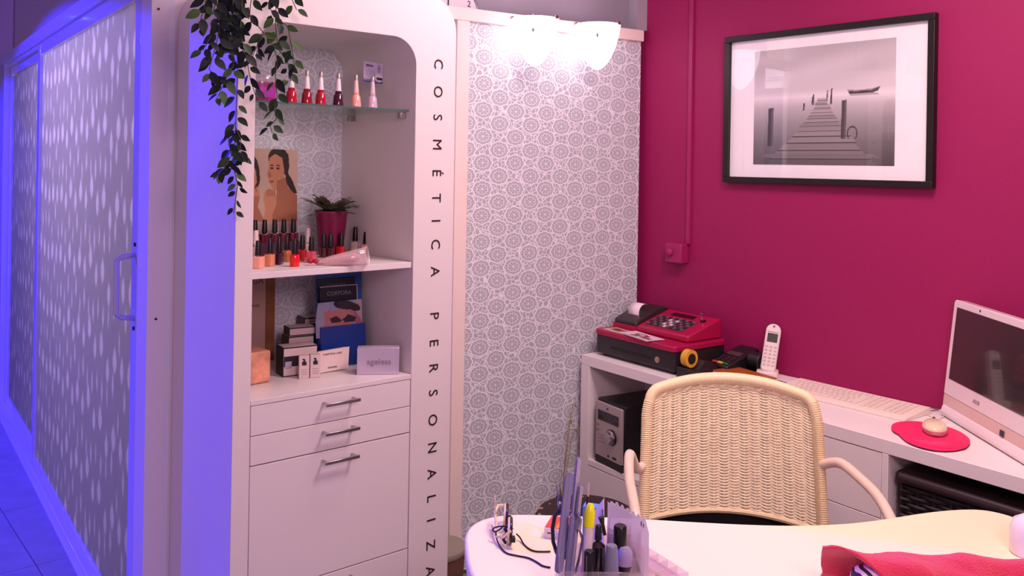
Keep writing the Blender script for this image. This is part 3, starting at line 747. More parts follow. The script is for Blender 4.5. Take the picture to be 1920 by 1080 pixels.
leaf('c', .02, .196, .006, .120, .020, '141726', ('CORPORA', 'tilted dark leaflet behind the figure leaflet in the blue holder'), .013, .03)
l = thing('brochure', 'front leaflet showing a torso in a dark bikini top in the blue holder', 'brochure', t.location, t.rotation_euler.z, 'brochures in the blue holder')
def torso(U, V):
    im = full(U, '8a94b4'); im[(U > .85)] = rgb('b49aa8')
    fill(im, U, V, [(.0, .1), (.3, .0), (.2, .6), (.05, .9)], '9a9aae')
    sk = 'b87474'
    fill(im, U, V, [(.36, .28), (.58, .20), (.80, .30), (.86, .52), (.80, .66), (.78, 1), (.36, 1), (.38, .75), (.30, .55)], sk)
    fill(im, U, V, [(.28, .22), (.42, .32), (.32, .60), (.22, .95), (.12, .95), (.20, .55), (.16, .30)], sk)
    fill(im, U, V, [(.84, .30), (.98, .60), (1.0, .80), (.86, 1.0), (.78, .95), (.88, .75), (.80, .55)], '9a6274')
    oval(im, U, V, .62, .12, .26, .13, '2a1620', .3); oval(im, U, V, .84, .22, .14, .10, '2a1620', .7)
    fill(im, U, V, [(.30, .48), (.44, .42), (.56, .56), (.50, .62), (.32, .60)], '2c1626'); fill(im, U, V, [(.56, .54), (.70, .40), (.86, .50), (.84, .64), (.62, .64)], '2c1626')
    return im
o = raster('brochure_print', torso, .148, .100, 60, 50, l, y=.002, x0=-.012, z0=.085, M=MT, bend=lambda u, v: -.018*max(0, v-.5)*max(0, .5-u)*4)
o.modifiers.new('s', 'SOLIDIFY').thickness = .0008
# ---- hanging vine on the cabinet corner
LEAFG = [mat('vine_leaf_dark', '0f1c18', .6, var=.25, bs=30), mat('vine_leaf_green', '24401c', .55, var=.3, bs=30), mat('vine_leaf_light', '42662a', .55, var=.3, bs=30)]
STEM = mat('vine_stem', '3a4428', .6)
t = thing('hanging_vine', 'dark green trailing vine hanging over the left front corner of the cabinet', 'plant', (0, 0, 0))
obj('pot', MB().lathe([(.0005, 1.9265), (.055, 1.9265), (.075, 2.04), (.068, 2.04), (.05, 1.95), (.0005, 1.95)], c=(.985, 2.20, 0), n=24), mat('pale_pot', 'd8cfd0', .5), t)
obj('vine_soil', MB().lathe([(.0005, 2.02), (.0665, 2.02), (.0005, 2.03)], c=(.985, 2.20, 0), n=20), mat('dark_soil', '2a1a18', .9), t)
LM = []
for fold, curl in ((.22, .25), (.35, .05), (.12, .45)):
    mb = MB(); n = 6; vs = []
    for i in range(n+1):
        s = i/n; w = .5*math.sin(PI*s**.85)**.9*.56*(1-.15*s) if 0 < i < n else 0.0
        z = -curl*s*s*.4
        vs += [(s, -w, z+abs(w)*fold), (s, 0, z), (s, w, z+abs(w)*fold)]
    fs = []
    for i in range(n): fs += [(3*i, 3*i+3, 3*i+4, 3*i+1), (3*i+1, 3*i+4, 3*i+5, 3*i+2)]
    for g in LEAFG:
        me = bpy.data.meshes.new('leaf'); me.from_pydata([tuple(Vector(v)) for v in vs], [], fs); me.materials.append(g)
        me.polygons.foreach_set('use_smooth', [True]*len(me.polygons)); LM.append(me)
strands = [([(452, -30), (444, 0), (443, 60), (446, 120), (443, 200), (441, 260), (437, 310), (446, 345), (438, 400)], 2.012, 40),
 ([(480, -30), (470, 5), (468, 30), (495, 62), (512, 85), (520, 110), (516, 150), (520, 180), (514, 205), (519, 222), (506, 236), (511, 250)], 1.985, 22),
 ([(515, -30), (505, 10), (512, 30), (540, 50), (548, 95), (553, 130)], 1.98, 13),
 ([(520, -20), (516, 40), (521, 90), (540, 118), (545, 152)], 1.99, 13),
 ([(400, -30), (385, 5), (378, 30), (374, 52)], 1.995, 8),
 ([(430, -20), (415, 40), (405, 85), (392, 130), (412, 150)], 1.99, 18),
 ([(455, -10), (450, 60), (462, 110), (470, 150), (483, 190)], 1.98, 16),
 ([(440, 120), (425, 145), (416, 165), (404, 190)], 1.99, 8),
 ([(443, 225), (428, 262), (434, 290), (420, 316), (408, 325)], 1.995, 12),
 ([(443, 240), (452, 262), (450, 290), (457, 300)], 1.985, 7),
 ([(430, -10), (424, 30), (432, 70), (425, 100)], 1.995, 20), ([(412, -20), (400, 20), (420, 60)], 1.985, 14), ([(440, -20), (432, 40), (446, 80)], 1.98, 14),
 ([(560, -25), (548, 0), (556, 18)], 1.985, 4), ([(400, 60), (386, 85), (380, 95)], 1.99, 5), ([(495, 62), (480, 90), (472, 110)], 1.985, 7)]
rng = random.Random(5)
def interp(P, s):
    k = s*(len(P)-1); i = min(int(k), len(P)-2); f_ = k-i
    return Vector(P[i])*(1-f_)+Vector(P[i+1])*f_
nl = 0
for P, Yd, cnt in strands:
    W3 = [pY(x, y, Yd+rng.uniform(-.008, .008)) for x, y in P]
    path = [interp(W3, i/(4*len(W3))) for i in range(4*len(W3)+1)]
    if P[0][1] < -5: path = [Vector((path[0].x*.5+.49, Yd+.10, 1.985)) if P[0][1] < 0 else path[0]]+path
    obj('stem', MB().tube(path, .0011, 5), STEM, t)
    for k in range(cnt):
        s = (k+rng.random()*.8)/cnt; p = interp(W3, s); d = (interp(W3, min(1, s+.04))-interp(W3, max(0, s-.04))).normalized()
        side = 1 if k % 2 else -1
        ang = side*rng.uniform(.5, 1.25)
        # leaf direction in the plane facing the room, drooping
        base = Vector((rgt.x, rgt.y, 0)); dirv = (d*math.cos(ang)+base*math.sin(ang)+Vector((0, 0, -.25))+fwd*rng.uniform(-.45, .25)).normalized()
        nrm = (-fwd+Vector((rng.uniform(-.7, .7), rng.uniform(-.7, .7), rng.uniform(-.5, .8)))).normalized()
        yv = nrm.cross(dirv).normalized(); zv = dirv.cross(yv)
        L = rng.uniform(.025, .040)*(1 if s < .8 else .8)
        Mx_ = Matrix((dirv, yv, zv)).transposed().to_4x4()
        o = bpy.data.objects.new('leaf', LM[rng.randrange(3)*3+(0 if rng.random() < (.75 if p.x < .90 else .3) else rng.choice((1, 1, 2)))])
        COL.objects.link(o); o.parent = t
        o.matrix_local = Matrix.Translation(p+dirv*.006) @ Mx_ @ Matrix.Diagonal((L, L*1.02, L, 1)); nl += 1
# ================================================================== DESK
F1 = Vector((2.347, 2.379)); F2 = Vector((2.241, .80)); dd = (F2-F1).normalized(); drz = math.atan2(dd.y, dd.x)
WZ = .74
t = thing('desk_worktop', 'long white worktop running along the raspberry wall', 'worktop', (0, 0, 0))
obj('worktop', MB().prism([(2.347, 2.374), (2.222, .52), (2.686, .52), (2.686, 2.345)], .7025, WZ), WHITE, t, bev=.0015)
def dthing(name, label, cat, x): return thing(name, label, cat, (F1.x+dd.x*x, F1.y+dd.y*x, 0), drz)
t = dthing('open_shelf_unit', 'white open shelf unit at the left end holding the stereo', 'shelf unit', 0)
D = .30
obj('side_panel', B(.004, .050, .0, D, 0, .7015), WHITE, t, bev=.001)
obj('side_panel', B(.545, .563, .0, D, 0, .7015), WHITE, t, bev=.001)
obj('shelf_board', B(.051, .544, .0, D-.01, .336, .356), WHITE, t, bev=.001)
obj('back_panel', B(.051, .544, D-.009, D, .0, .7015), WHITE, t)
o = obj('drawer', B(.051, .544, .0, .018, .03, .3325), WHITE, t, bev=.001)
t = dthing('drawer_unit', 'white drawer unit under the middle of the worktop', 'drawer unit', 0)
obj('side_panel', B(1.228, 1.246, .0, D+.05, 0, .7015), WHITE, t, bev=.001)
obj('side_panel', B(.566, .584, .0, D+.02, 0, .7015), WHITE, t, bev=.001)
obj('back_panel', B(.584, 1.228, D, D+.01, 0, .7015), WHITE, t)
for (z0, z1) in ((.527, .700), (.29, .5245), (.03, .2875)):
    for (a, b) in ((.5865, .904), (.907, 1.226)):
        obj('drawer', B(a, b, .001, .019, z0, z1), WHITE, t, bev=.001)
# woven chest under the right part
t = dthing('woven_chest', 'dark woven basket chest under the right part of the worktop', 'basket chest', 1.262)
WOV = mat('dark_woven_rattan', '241c1e', .6, var=.25, bs=40)
obj('chest_core', B(.008, .62, .030, .36, .0, .640), BLACK, t)
obj('top_rim', MB().tube([(0.01, .018, .648), (.62, .018, .648)], .015, 10).box(.0, .63, .02, .37, .640, .662), mat('dark_rattan_rim', '332628', .35), t)
mb = MB(); nr = 56; ncl = 14
for r in range(nr):
    z = .03+r*.0108
    pts = [(.01+i*.61/(ncl*4), .022+(.0045 if r % 2 else -.0045)*math.cos(i*PI/4), z) for i in range(ncl*4+1)]
    mb.tube(pts, .0056, 6)
w = obj('woven_strands', mb, WOV, t); w['kind'] = 'stuff'
mb = MB()
for c in range(ncl+1): mb.tube([(.01+c*.61/ncl, .024, .01), (.01+c*.61/ncl, .024, .63)], .005, 6)
w = obj('woven_stakes', mb, WOV, t); w['kind'] = 'stuff'
obj('grip', MB().tube([(.215, .012, .545), (.24, -.012, .545), (.30, -.016, .543), (.345, .010, .545)], .008, 8), mat('polished_dark_grip', '8a7a7c', .12, metal=.8), t)
# ---- stereo in the shelf
t = thing('stereo', 'silver-fronted black compact stereo in the open shelf', 'stereo', (F1.x+dd.x*.075+.012, F1.y+dd.y*.075, .3565), drz-.10)
obj('stereo_body', B(0, .165, .012, .255, 0.0, .235), BLACK, t, bev=.004)
obj('front_panel', B(.004, .161, .0, .0115, .026, .226), mat('silver_front', 'b8a8a6', .35, metal=.4), t, bev=.003)
obj('display', B(.018, .143, -.0012, -.0002, .160, .196), BLACKGLOSS, t)
obj('base_strip', B(.002, .163, .002, .0115, .0, .0245), BLACK, t)
k = obj('volume_knob', MB().lathe([(.026, 0), (.026, .006), (.022, .010), (.021, .022), (.017, .024), (.0005, .024)], M=Matrix.Translation((.103, -.0003, .112)) @ Matrix.Rotation(PI/2, 4, 'X'), n=28), CHROME, t)
obj('knob_ring', MB().lathe([(.029, 0), (.029, .004), (.0265, .004)], M=Matrix.Translation((.103, -.0003, .112)) @ Matrix.Rotation(PI/2, 4, 'X'), n=28), BLACK, k)
mb = MB()
for i in range(4):
    for j in range(3): mb.box(.022+i*.012, .031+i*.012, -.001, -.0002, .104-j*.013+i*.001, .107-j*.013+i*.001)
obj('button_row', mb, mat('dim_button', '8a7c7c', .4), t)
for z in (.142, .122): obj('button', MB().lathe([(.006, 0), (.006, .002)], M=Matrix.Translation((.020, -.0003, z)) @ Matrix.Rotation(PI/2, 4, 'X'), n=14), mat('dim_button', '8a7c7c', .4), t)
obj('jack', MB().lathe([(.005, 0), (.005, .001)], M=Matrix.Translation((.085, -.0003, .040)) @ Matrix.Rotation(PI/2, 4, 'X'), n=12), BLACK, t)
obj('usb_slot', B(.110, .132, -.0012, -.0002, .037, .045), BLACK, t)
text('brand_text', 'LG', .011, mat('dark_ink', '3a2c30', .4), t, face_front(.075, -.0006, .209))
# ---- cash register
t = thing('cash_register', 'raspberry-red cash register with black drawer and receipt roll', 'cash register', (2.392, 2.345, WZ+.004), drz)
RED = mat('register_red', 'a81046', .38); DK = mat('register_dark', '2b2226', .4)
LW, LD = .405, .262
obj('cash_drawer', MB().prism(rrect(0, LW, 0, LD, .012, 3), .006, .074), DK, t, bev=.002)
mb = MB()
for x, y in ((.03, .03), (LW-.03, .03), (.03, LD-.03), (LW-.03, LD-.03)): mb.lathe([(.012, -.004), (.012, .007)], c=(x, y, 0), n=12)
obj('rubber_feet', mb, BLACK, t)
obj('drawer_slot', B(.085, .29, -.0025, .002, .030, .039), BLACK, t, bev=.001)
lk = obj('lock', MB().lathe([(.011, 0), (.011, .003), (.008, .004), (.0005, .004)], M=Matrix.Translation((.325, -.0005, .036)) @ Matrix.Rotation(PI/2, 4, 'X'), n=16), mat('brass_lock', 'b8a88c', .3, metal=.8), t)
obj('red_deck', MB().prism(rrect(-.004, LW+.004, -.006, LD+.002, .02, 5), .074, .094), RED, t, bev=.003)
# sloping body: profile in y-z
prof = [(.085, .0945), (.085, .117), (.252, .165), (.262, .160), (.262, .0945)]
obj('sloping_body', MB().prism(prof, .130, .385, 'x'), RED, t, bev=.006)
pprof = [(.088, .0945), (.082, .125), (.10, .134), (.215, .178), (.262, .170), (.262, .0945)]
obj('printer_cover', MB().prism(pprof, .010, .128, 'x'), mat('printer_dark', '33292c', .35), t, bev=.006)
obj('printer_base', MB().prism([(.083, .0945), (.083, .112), (.262, .13), (.262, .0945)], .006, .131, 'x'), RED, t)
sl = math.atan2(.048, .167)
MS = Matrix.Translation((.130, .085, .1172)) @ Matrix.Rotation(sl, 4, 'X')
obj('keypad_plate', MB().box(.022, .205, .022, .112, .0, .0012, MS), mat('keypad_dark', '5a3a48', .4), t)
kc = [mat('key_grey', '6e5560', .4), mat('key_dark', '3a2a34', .4), mat('key_white', 'd8c4cc', .4)]
km = None
for i in range(11):
    for j in range(5):
        x = .026+i*.0163; y = .027+j*.0168
        c = kc[2] if (4 <= i <= 6 and j < 4 and (i+j) % 2) else kc[(i+j) % 2]
        o = obj('key', MB().box(x, x+.0128, y, y+.0128, .0012, .0048, MS), c, t)
obj('display_window', MB().box(.055, .165, .128, .152, .0, .002, MS), BLACKGLOSS, t)
ky = obj('key_switch', MB().lathe([(.010, 0), (.010, .004), (.004, .006)], c=(0, 0, 0), M=MS @ Matrix.Translation((.215, .128, 0)), n=14), BLACK, t)
obj('small_keys', MB().tube([MS @ Vector((.215, .128, .004)), MS @ Vector((.213, .127, .018))], .003, 6).tube([MS @ Vector((.213+.008*math.cos(a*PI/6), .127, .025+.008*math.sin(a*PI/6))) for a in range(12)], .0009, 5, closed=True), CHROME, ky)
def roll(u, v):
    a = -.55+u*2.5; return (.040+v*.058, .172-.032*math.cos(a)*1.0-.012, .146+.034*math.sin(a)+.006)
obj('paper_strip', MB().grid(roll, 14, 1), mat('receipt_paper', 'f0e2ea', .6), t, solid=.0006)
# leaflets on the register
MD = Matrix.Translation(t.location) @ Matrix.Rotation(drz, 4, 'Z')
def flat(name, label, cat, c, w, h, rz, fn, nx, ny, zz=.0945, th=.0015, grp=None, col='e8d4dc'):
    p = MD @ Vector((c[0], c[1], zz)); l = thing(name, label, cat, p, drz+rz, grp)
    obj('sheet', B(-w/2, w/2, -h/2, h/2, 0, th), mat('paper_'+col, col, .5), l)
    raster('sheet_print', fn, w-.004, h-.004, nx, ny, l, M=Matrix.Translation((-w/2+.002, -h/2+.002, th+.0004)) @ Matrix.Rotation(-PI/2, 4, 'X') , rough=.3)
    return l
def fl1(U, V):
    im = full(U, 'd8bfb4'); fill(im, U, V, [(.1, .15), (.9, .15), (.9, .8), (.1, .8)], '8a6a4c'); fill(im, U, V, [(.2, .2), (.5, .2), (.45, .7), (.15, .75)], '5a4434'); fill(im, U, V, [(.6, .3), (.85, .3), (.85, .75), (.55, .7)], 'a8845c'); return im
def fl2(U, V):
    im = full(U, 'ecd6e2')
    for k in range(9): oval(im, U, V, .5+.18*math.cos(k*.7), .42+.16*math.sin(k*.7), .09, .06, ('6a4a40', '8a5a4c', '4a3434')[k % 3], k)
    fill(im, U, V, [(.66, .55), (.94, .55), (.94, .78), (.60, .78)], 'a83048'); fill(im, U, V, [(.3, .62), (.6, .62), (.5, .82), (.25, .82)], '7a5a44'); im[(V > .9) & (U > .1) & (U < .9)] = rgb('b898a8'); return im
def fix_flat(o):                                     # lay the raster (x-z plane) flat
    pass
flat('leaflet', 'brown-toned photo leaflet lying on the left of the cash register deck', 'leaflet', (.095, .036), .125, .062, -.10, fl1, 50, 30)
flat('leaflet', 'white leaflet with floral print overhanging the cash register deck', 'leaflet', (.215, .026), .175, .078, -.16, fl2, 60, 36, zz=.0970)
# ---- tape dispenser, card terminal
p = pz(1300, 700, WZ)
t = thing('tape_dispenser', 'black tape dispenser with a yellow tape roll beside the cash register', 'tape dispenser', (2.352, 1.895, WZ), drz+PI/2)
obj('dispenser_body', MB().prism([(0, 0), (.15, 0), (.15, .022), (.11, .05), (.075, .058), (.04, .03), (0, .038)], -.03, .03, 'y'), mat('dispenser_black', '241c20', .4), t, bev=.004)
MR = Matrix.Translation((.030, 0, .066)) @ Matrix.Rotation(PI/2, 4, 'X') @ Matrix.Rotation(.0, 4, 'Y')
obj('tape_roll', MB().lathe([(.018, -.012), (.030, -.012), (.030, .012), (.018, .012), (.018, -.012)], M=MR, n=28, cap=False), mat('yellow_tape', 'd8a434', .35), t)
obj('roll_hub', MB().lathe([(.018, -.014), (.018, .014), (.0005, .014)], M=MR, n=20), BLACK, t)
t = thing('card_terminal', 'black card payment terminal with red yellow and green keys', 'card terminal', (2.520, 1.918, WZ), drz-.03)
TB = mat('terminal_black', '1c181c', .35)
obj('terminal_body', MB().prism([(0, .006), (0, .030), (.10, .062), (.165, .078), (.175, .05), (.175, .006)], -.0, .085, 'x'), TB, t, bev=.006)
sl2 = math.atan2(.032, .10); MT2 = Matrix.Translation((0, 0, .0302)) @ Matrix.Rotation(sl2, 4, 'X')
for i, c in enumerate(('c43a5a', 'e8b82a', '1f7a4c')):
    obj('key', MB().box(.008+i*.024, .028+i*.024, .010, .020, 0, .0035, MT2), mat('key_'+c, c, .35), t)
for j in range(3):
    for i in range(3): obj('key', MB().box(.010+i*.024, .026+i*.024, .028+j*.014, .037+j*.014, 0, .0025, MT2), mat('key_dark', '3a2a34', .4), t)
obj('terminal_screen', MB().box(.012, .072, .080, .105, 0, .0015, MT2), mat('terminal_lcd', '4a3c40', .2), t)
obj('terminal_base', B(-.01, .135, -.01, .178, 0, .0058), BLACK, t)
obj('paper_bay', MB().lathe([(.032, 0), (.032, .05)], c=(0, 0, 0), M=Matrix.Translation((.087, .125, .040)) @ Matrix.Rotation(PI/2, 4, 'Y'), n=20), TB, t, bev=.003)
t = thing('small_label_box', 'small white printed packet in front of the card terminal', 'packet', (2.468, 1.862, WZ), drz-.1)
obj('packet', B(0, .032, 0, .03, 0, .022), mat('packet_white', 'dccad0', .5), t, bev=.001)
obj('packet_print', B(.003, .022, -.0006, 0, .004, .011), mat('packet_ink', '5a7060', .5), t)
# ---- telephone
q = pz(1436, 692, WZ)
t = thing('cordless_phone', 'white cordless phone standing in its cradle by the raspberry wall', 'telephone', (2.605, 1.735, WZ), -PI/2+.55)
PW = mat('phone_white', 'ece0da', .35)
MP = Matrix.Translation((0, .012, .018)) @ Matrix.Rotation(-.28, 4, 'X') @ Matrix.Rotation(.12, 4, 'Y')
obj('handset', MB().prism([(x, z) for x, z in rrect(-.025, .025, 0, .163, [.012, .012, .024, .024], 7)], -.012, .012, 'y'), PW, t, bev=.005).matrix_local = MP
h = [c for c in t.children if c.name.startswith('handset')][0]
obj('phone_screen', B(-.017, .017, -.0132, -.0122, .100, .130), mat('phone_lcd', '4c5048', .2), h)
obj('screen_lines', B(-.018, .018, -.0128, -.0122, .134, .1355), mat('phone_ink', '6e6468', .4), h)
obj('earpiece', MB().lathe([(.004, 0), (.004, .0008)], M=Matrix.Translation((0, -.0121, .154)) @ Matrix.Rotation(PI/2, 4, 'X'), n=12), mat('phone_ink', '6e6468', .4), h)
for r in range(6):
    for c in range(3): obj('key', MB().prism(rrect(-.0045, .0045, -.003, .003, .0025, 3), 0, .0012), mat('phone_key', 'c9bab4', .4), h).matrix_local = Matrix.Translation((-.015+c*.015, -.0121, .084-r*.0125)) @ Matrix.Rotation(PI/2, 4, 'X')
obj('cradle', MB().prism(rrect(-.036, .036, -.025, .05, .015, 5), 0, .022), PW, t, bev=.003)
# ---- notebook and book under
t = thing('paperback', 'white booklet with violet spine stripe under the orange-brown folder', 'booklet', (2.475, 1.765, WZ), drz-.18)
obj('pages', B(0, .13, 0, .095, 0, .016), mat('booklet_white', 'efe0e0', .5), t, bev=.001)
obj('cover_stripe', B(.095, .1305, -.0005, .0955, .0162, .0172), mat('booklet_violet', '7a5f8c', .5), t)
t = thing('folder', 'orange-brown folder lying on the booklet behind the chair', 'folder', (2.465, 1.860, WZ+.0200), drz-.10)
obj('cover', B(0, .185, 0, .115, 0, .0022), mat('orange_brown_cover', 'a8501c', .5, var=.1, bs=12), t, bev=.001)
obj('inner_sheets', B(.003, .183, .003, .113, -.0022, -.0002), mat('paper_cream', 'e0c0a8', .6), t)
# ---- keyboard
a = Vector(pz(1695, 789, WZ)[:2]); KL = .435
t = thing('keyboard', 'white cordless keyboard lying along the back of the worktop', 'keyboard', (2.470, 1.622, WZ), drz+.045)
KW = mat('keyboard_white', 'eee0d2', .4)
obj('keyboard_body', MB().prism([(0, 0), (0, .008), (.012, .011), (.125, .020), (.150, .020), (.152, .0)], 0, KL, 'x'), KW, t, bev=.002)
MK = Matrix.Translation((0, .012, .0112)) @ Matrix.Rotation(math.atan2(.009, .113), 4, 'X')
kmesh = {}
for j in range(6):
    x = .012; n = 0
    widths = {0: [.0165]*1+[.0172]*14, 1: [.0172]*13+[.032], 2: [.025]+[.0172]*12+[.024], 3: [.029]+[.0172]*11+[.030], 4: [.022]+[.0172]*11+[.038], 5: [.022, .0172, .0172, .1, .0172, .0172, .0172, .0172, .0172]}[5-j]
    tot = sum(widths); widths = [w*.262/tot for w in widths]+[.0, .0172, .0172, .0172, .0, .0172, .0172, .0172, .0172]
    for w in widths:
        if w == 0: x += .009; continue
        w2 = round(w-.0026, 5)
        if w2 not in kmesh:
            o = obj('key', MB().box(0, w2, 0, .0145, 0, .0032), KW, t, bev=.0006); kmesh[w2] = o.data
        else:
            o = bpy.data.objects.new('key', kmesh[w2]); COL.objects.link(o); o.parent = t
        o.matrix_local = MK @ Matrix.Translation((x, .012+j*.0178, .0002)); x += w
# ---- mouse pad and mouse
pts = [(1670, 801), (1676, 794), (1695, 791), (1720, 791), (1748, 795), (1776, 801), (1800, 810), (1817, 822), (1820, 831), (1812, 840), (1793, 845), (1768, 846), (1740, 843), (1716, 836), (1699, 828), (1690, 820), (1684, 814), (1674, 809)]
W2 = [pz(x, y, WZ+.004) for x, y in pts]
t = thing('mouse_pad', 'hot pink gel mouse pad with wrist rest in front of the computer', 'mouse pad', (0, 0, 0))
PINK = mat('hot_pink_fabric', 'ee2868', .6, bump=.3, bs=900)
def smooth2(P, it=2):
    for _ in range(it):
        Q = []
        for i in range(len(P)):
            a, b = Vector(P[i]), Vector(P[(i+1) % len(P)]); Q += [a*.75+b*.25, a*.25+b*.75]
        P = Q
    return P
W2 = smooth2(W2, 2)
obj('pad_base', MB().prism([(p.x, p.y) for p in W2][::-1], WZ+.0002, WZ+.0030), mat('pad_rubber', '3a1420', .7), t)
obj('pad_top', MB().prism([(p.x, p.y) for p in W2][::-1], WZ+.0031, WZ+.0068), PINK, t, bev=.001)
wr = [pz(x, y, WZ+.010) for x, y in ((1712, 828), (1740, 834), (1770, 837), (1796, 836), (1809, 829))]
wm = MB().tube([Vector((p.x+.010, p.y, WZ+.0065)) for p in wr], lambda s: .006+.012*math.sin(PI*min(1, max(0, s*.9+.05))), 10)
wm.v = [(a, b, max(c, WZ+.0069)) for a, b, c in wm.v]
obj('wrist_rest', wm, PINK, t)
q = pz(1749, 812, WZ+.007)
t = thing('computer_mouse', 'cream computer mouse with dark wheel on the pink pad', 'mouse', (q.x+.01, q.y, WZ+.0075), drz+.55)
def mouse(u, v, k=1):
    a = 2*PI*u; e = v*PI/2; return (.031*math.cos(a)*math.cos(e)**.75, .052*math.sin(a)*math.cos(e)**.75, .014+.018*math.sin(e))
obj('upper_shell', MB().grid(mouse, 28, 10), mat('mouse_cream', 'ecdcb8', .18, coat=.5), t)
obj('lower_shell', MB().lathe([(.026, 0), (.0305, .006), (.0312, .0135)], n=28, sy=1.67), mat('mouse_pink_shell', 'd8a0a4', .3), t)
obj('scroll_wheel', MB().lathe([(.006, -.003), (.007, 0), (.006, .003)], M=Matrix.Translation((0, .030, .0275)) @ Matrix.Rotation(PI/2, 4, 'Y'), n=16), mat('wheel_dark', '3a2c28', .4), t)
# ---- all-in-one computer
A0 = Vector((2.628, 1.158)); ad = Vector((-.66, -.75)).normalized()
t = thing('all_in_one_computer', 'white all-in-one computer with dark screen at the right of the worktop', 'computer', (A0.x, A0.y, WZ), math.atan2(ad.y, ad.x))
PCW = mat('computer_white', 'f2e4e6', .22, coat=.4); PCL = mat('computer_lower_band', 'e2c6bc', .3, coat=.3)
MT3 = Matrix.Translation((0, 0, .035)) @ Matrix.Rotation(-.10, 4, 'X')
PWd = .49
o = obj('screen_housing', MB().prism([(x, z) for x, z in rrect(0, PWd, .030, .306, [.004, .004, .012, .012], 5)], 0, .030, 'y'), PCW, t, bev=.002); o.matrix_local = MT3
o = obj('screen', B(.022, PWd-.022, -.0012, -.0002,   .078, .286), mat('dark_glossy_screen', '3a3234', .12, coat=.6), t); o.matrix_local = MT3
o = obj('lower_band', MB().prism([(x, z) for x, z in rrect(0, PWd, -.006, .0295, .003, 3)], .001, .028, 'y'), PCL, t, bev=.001); o.matrix_local = MT3
obj('base', MB().prism([(-.004, .002), (-.010, .012), (-.004, .030), (.004, .036), (.03, .036), (.045, .02), (.05, .002)], 0.004, PWd-.004, 'x'), PCW, t, bev=.004)
o = obj('webcam', MB().lathe([(.003, 0), (.003, .001)], M=Matrix.Translation((.150, -.0003, .296)) @ Matrix.Rotation(PI/2, 4, 'X'), n=12), BLACK, t); o.matrix_local = MT3
text('brand_text', 'ASUS', .015, mat('grey_logo', 'a8989c', .3), t, MT3 @ face_front(.185, -.0008, .052))
o = obj('power_button', B(.315, .335, -.002, .001, .002, .018), mat('dark_blue_button', '3a3a4c', .3), t, bev=.002); o.matrix_local = MT3
t = thing('computer_cable', 'thin white and grey cables between keyboard and computer', 'cable', (0, 0, 0))
for k, P in enumerate(([(1705, 758), (1725, 762), (1745, 770), (1760, 768), (1768, 764)], [(1730, 772), (1748, 782), (1760, 786), (1770, 780)], [(1735, 759), (1750, 763), (1762, 766)])):
    W3 = [pz(x, y, WZ+.003) for x, y in P]; W3 = [Vector((min(p.x, 2.67), p.y, p.z)) for p in W3]
    obj('cable', MB().tube([interp(W3, i/16) for i in range(17)], .0016, 6), mat(('cable_grey', 'cable_white', 'cable_dark')[k], ('8c7c7c', 'e8d8d4', '5a4a4c')[k], .5), t)
# ================================================================== WICKER CHAIR
cp = at(1372, 900, 2.24)
CHR = -TH-math.radians(8)
t = thing('wicker_armchair', 'cream wicker armchair with dark seat behind the manicure table', 'chair', (cp.x, cp.y, 0), CHR)
WICK = mat('cream_wicker_strand', 'f6e6c2', .5, var=.10, bs=60); WRAP = mat('cream_wrapped_cane', 'f2dcae', .45, bump=.2, bs=300, var=.08)
ZB, ZTc = .560, .882
def bs(u, v, off=0):          # u -1..1 across, v 0..1 up : curved, slightly reclined back
    w = .214-.006*v
    x = u*w
    y = .065*(1-u*u)+.075*v-.02+off
    zb = ZB+.012*(1-u*u); zt = ZTc-.030*abs(u)**2.2
    return Vector((x, y, zb+(zt-zb)*v))
NC, NR = 16, 84
mb = MB()
for r in range(NR):
    v = .004+r*.972/NR; pts = []
    n = NC*6
    for i in range(n+1):
        u = -.985+1.97*i/n
        pts.append(bs(u, v, (1 if r % 2 else -1)*.0036*math.sin(i*PI/6))+Vector((0, 0, .0009*math.cos(i*PI/3))))
    mb.tube(pts, .0023, 5, cap=False)
o = obj('woven_strands', mb, WICK, t); o['kind'] = 'stuff'
for c in range(NC):
    u = -.985+1.97*(c+.5)/NC
    obj('stake', MB().tube([bs(u, k/10) for k in range(11)], .0027, 6), WICK, t)
# wrapped frame around the back
fr = []
for k in range(9): fr.append(bs(-1, k/10.5))
corner = [(-.97, .90), (-.90, .965), (-.80, 1.0), (-.65, 1.005)]
top = [(-1.0, .93), (-.975, .975), (-.91, 1.0)]+[(-.8+.1*k, 1.0) for k in range(17)]+[(.91, 1.0), (.975, .975), (1.0, .93)]
left = [bs(-1.03, -.25+k*.1) for k in range(12)]; right = [bs(1.03, .85-k*.1) for k in range(12)]
path = left+[bs(u*1.0, v)+Vector((0, 0, .006)) for u, v in top]+right
sm = []
for i in range(len(path)-1):
    for k in range(3):
        a0, a1, a2, a3 = path[max(0, i-1)], path[i], path[i+1], path[min(len(path)-1, i+2)]; s = k/3
        sm.append(.5*((2*a1)+(-a0+a2)*s+(2*a0-5*a1+4*a2-a3)*s*s+(-a0+3*a1-3*a2+a3)*s**3))
sm.append(path[-1])
obj('back_frame', MB().tube(sm, lambda s: .0125+.0035*max(0, 1-abs(s-.5)/.28)**.5, 12), WRAP, t)
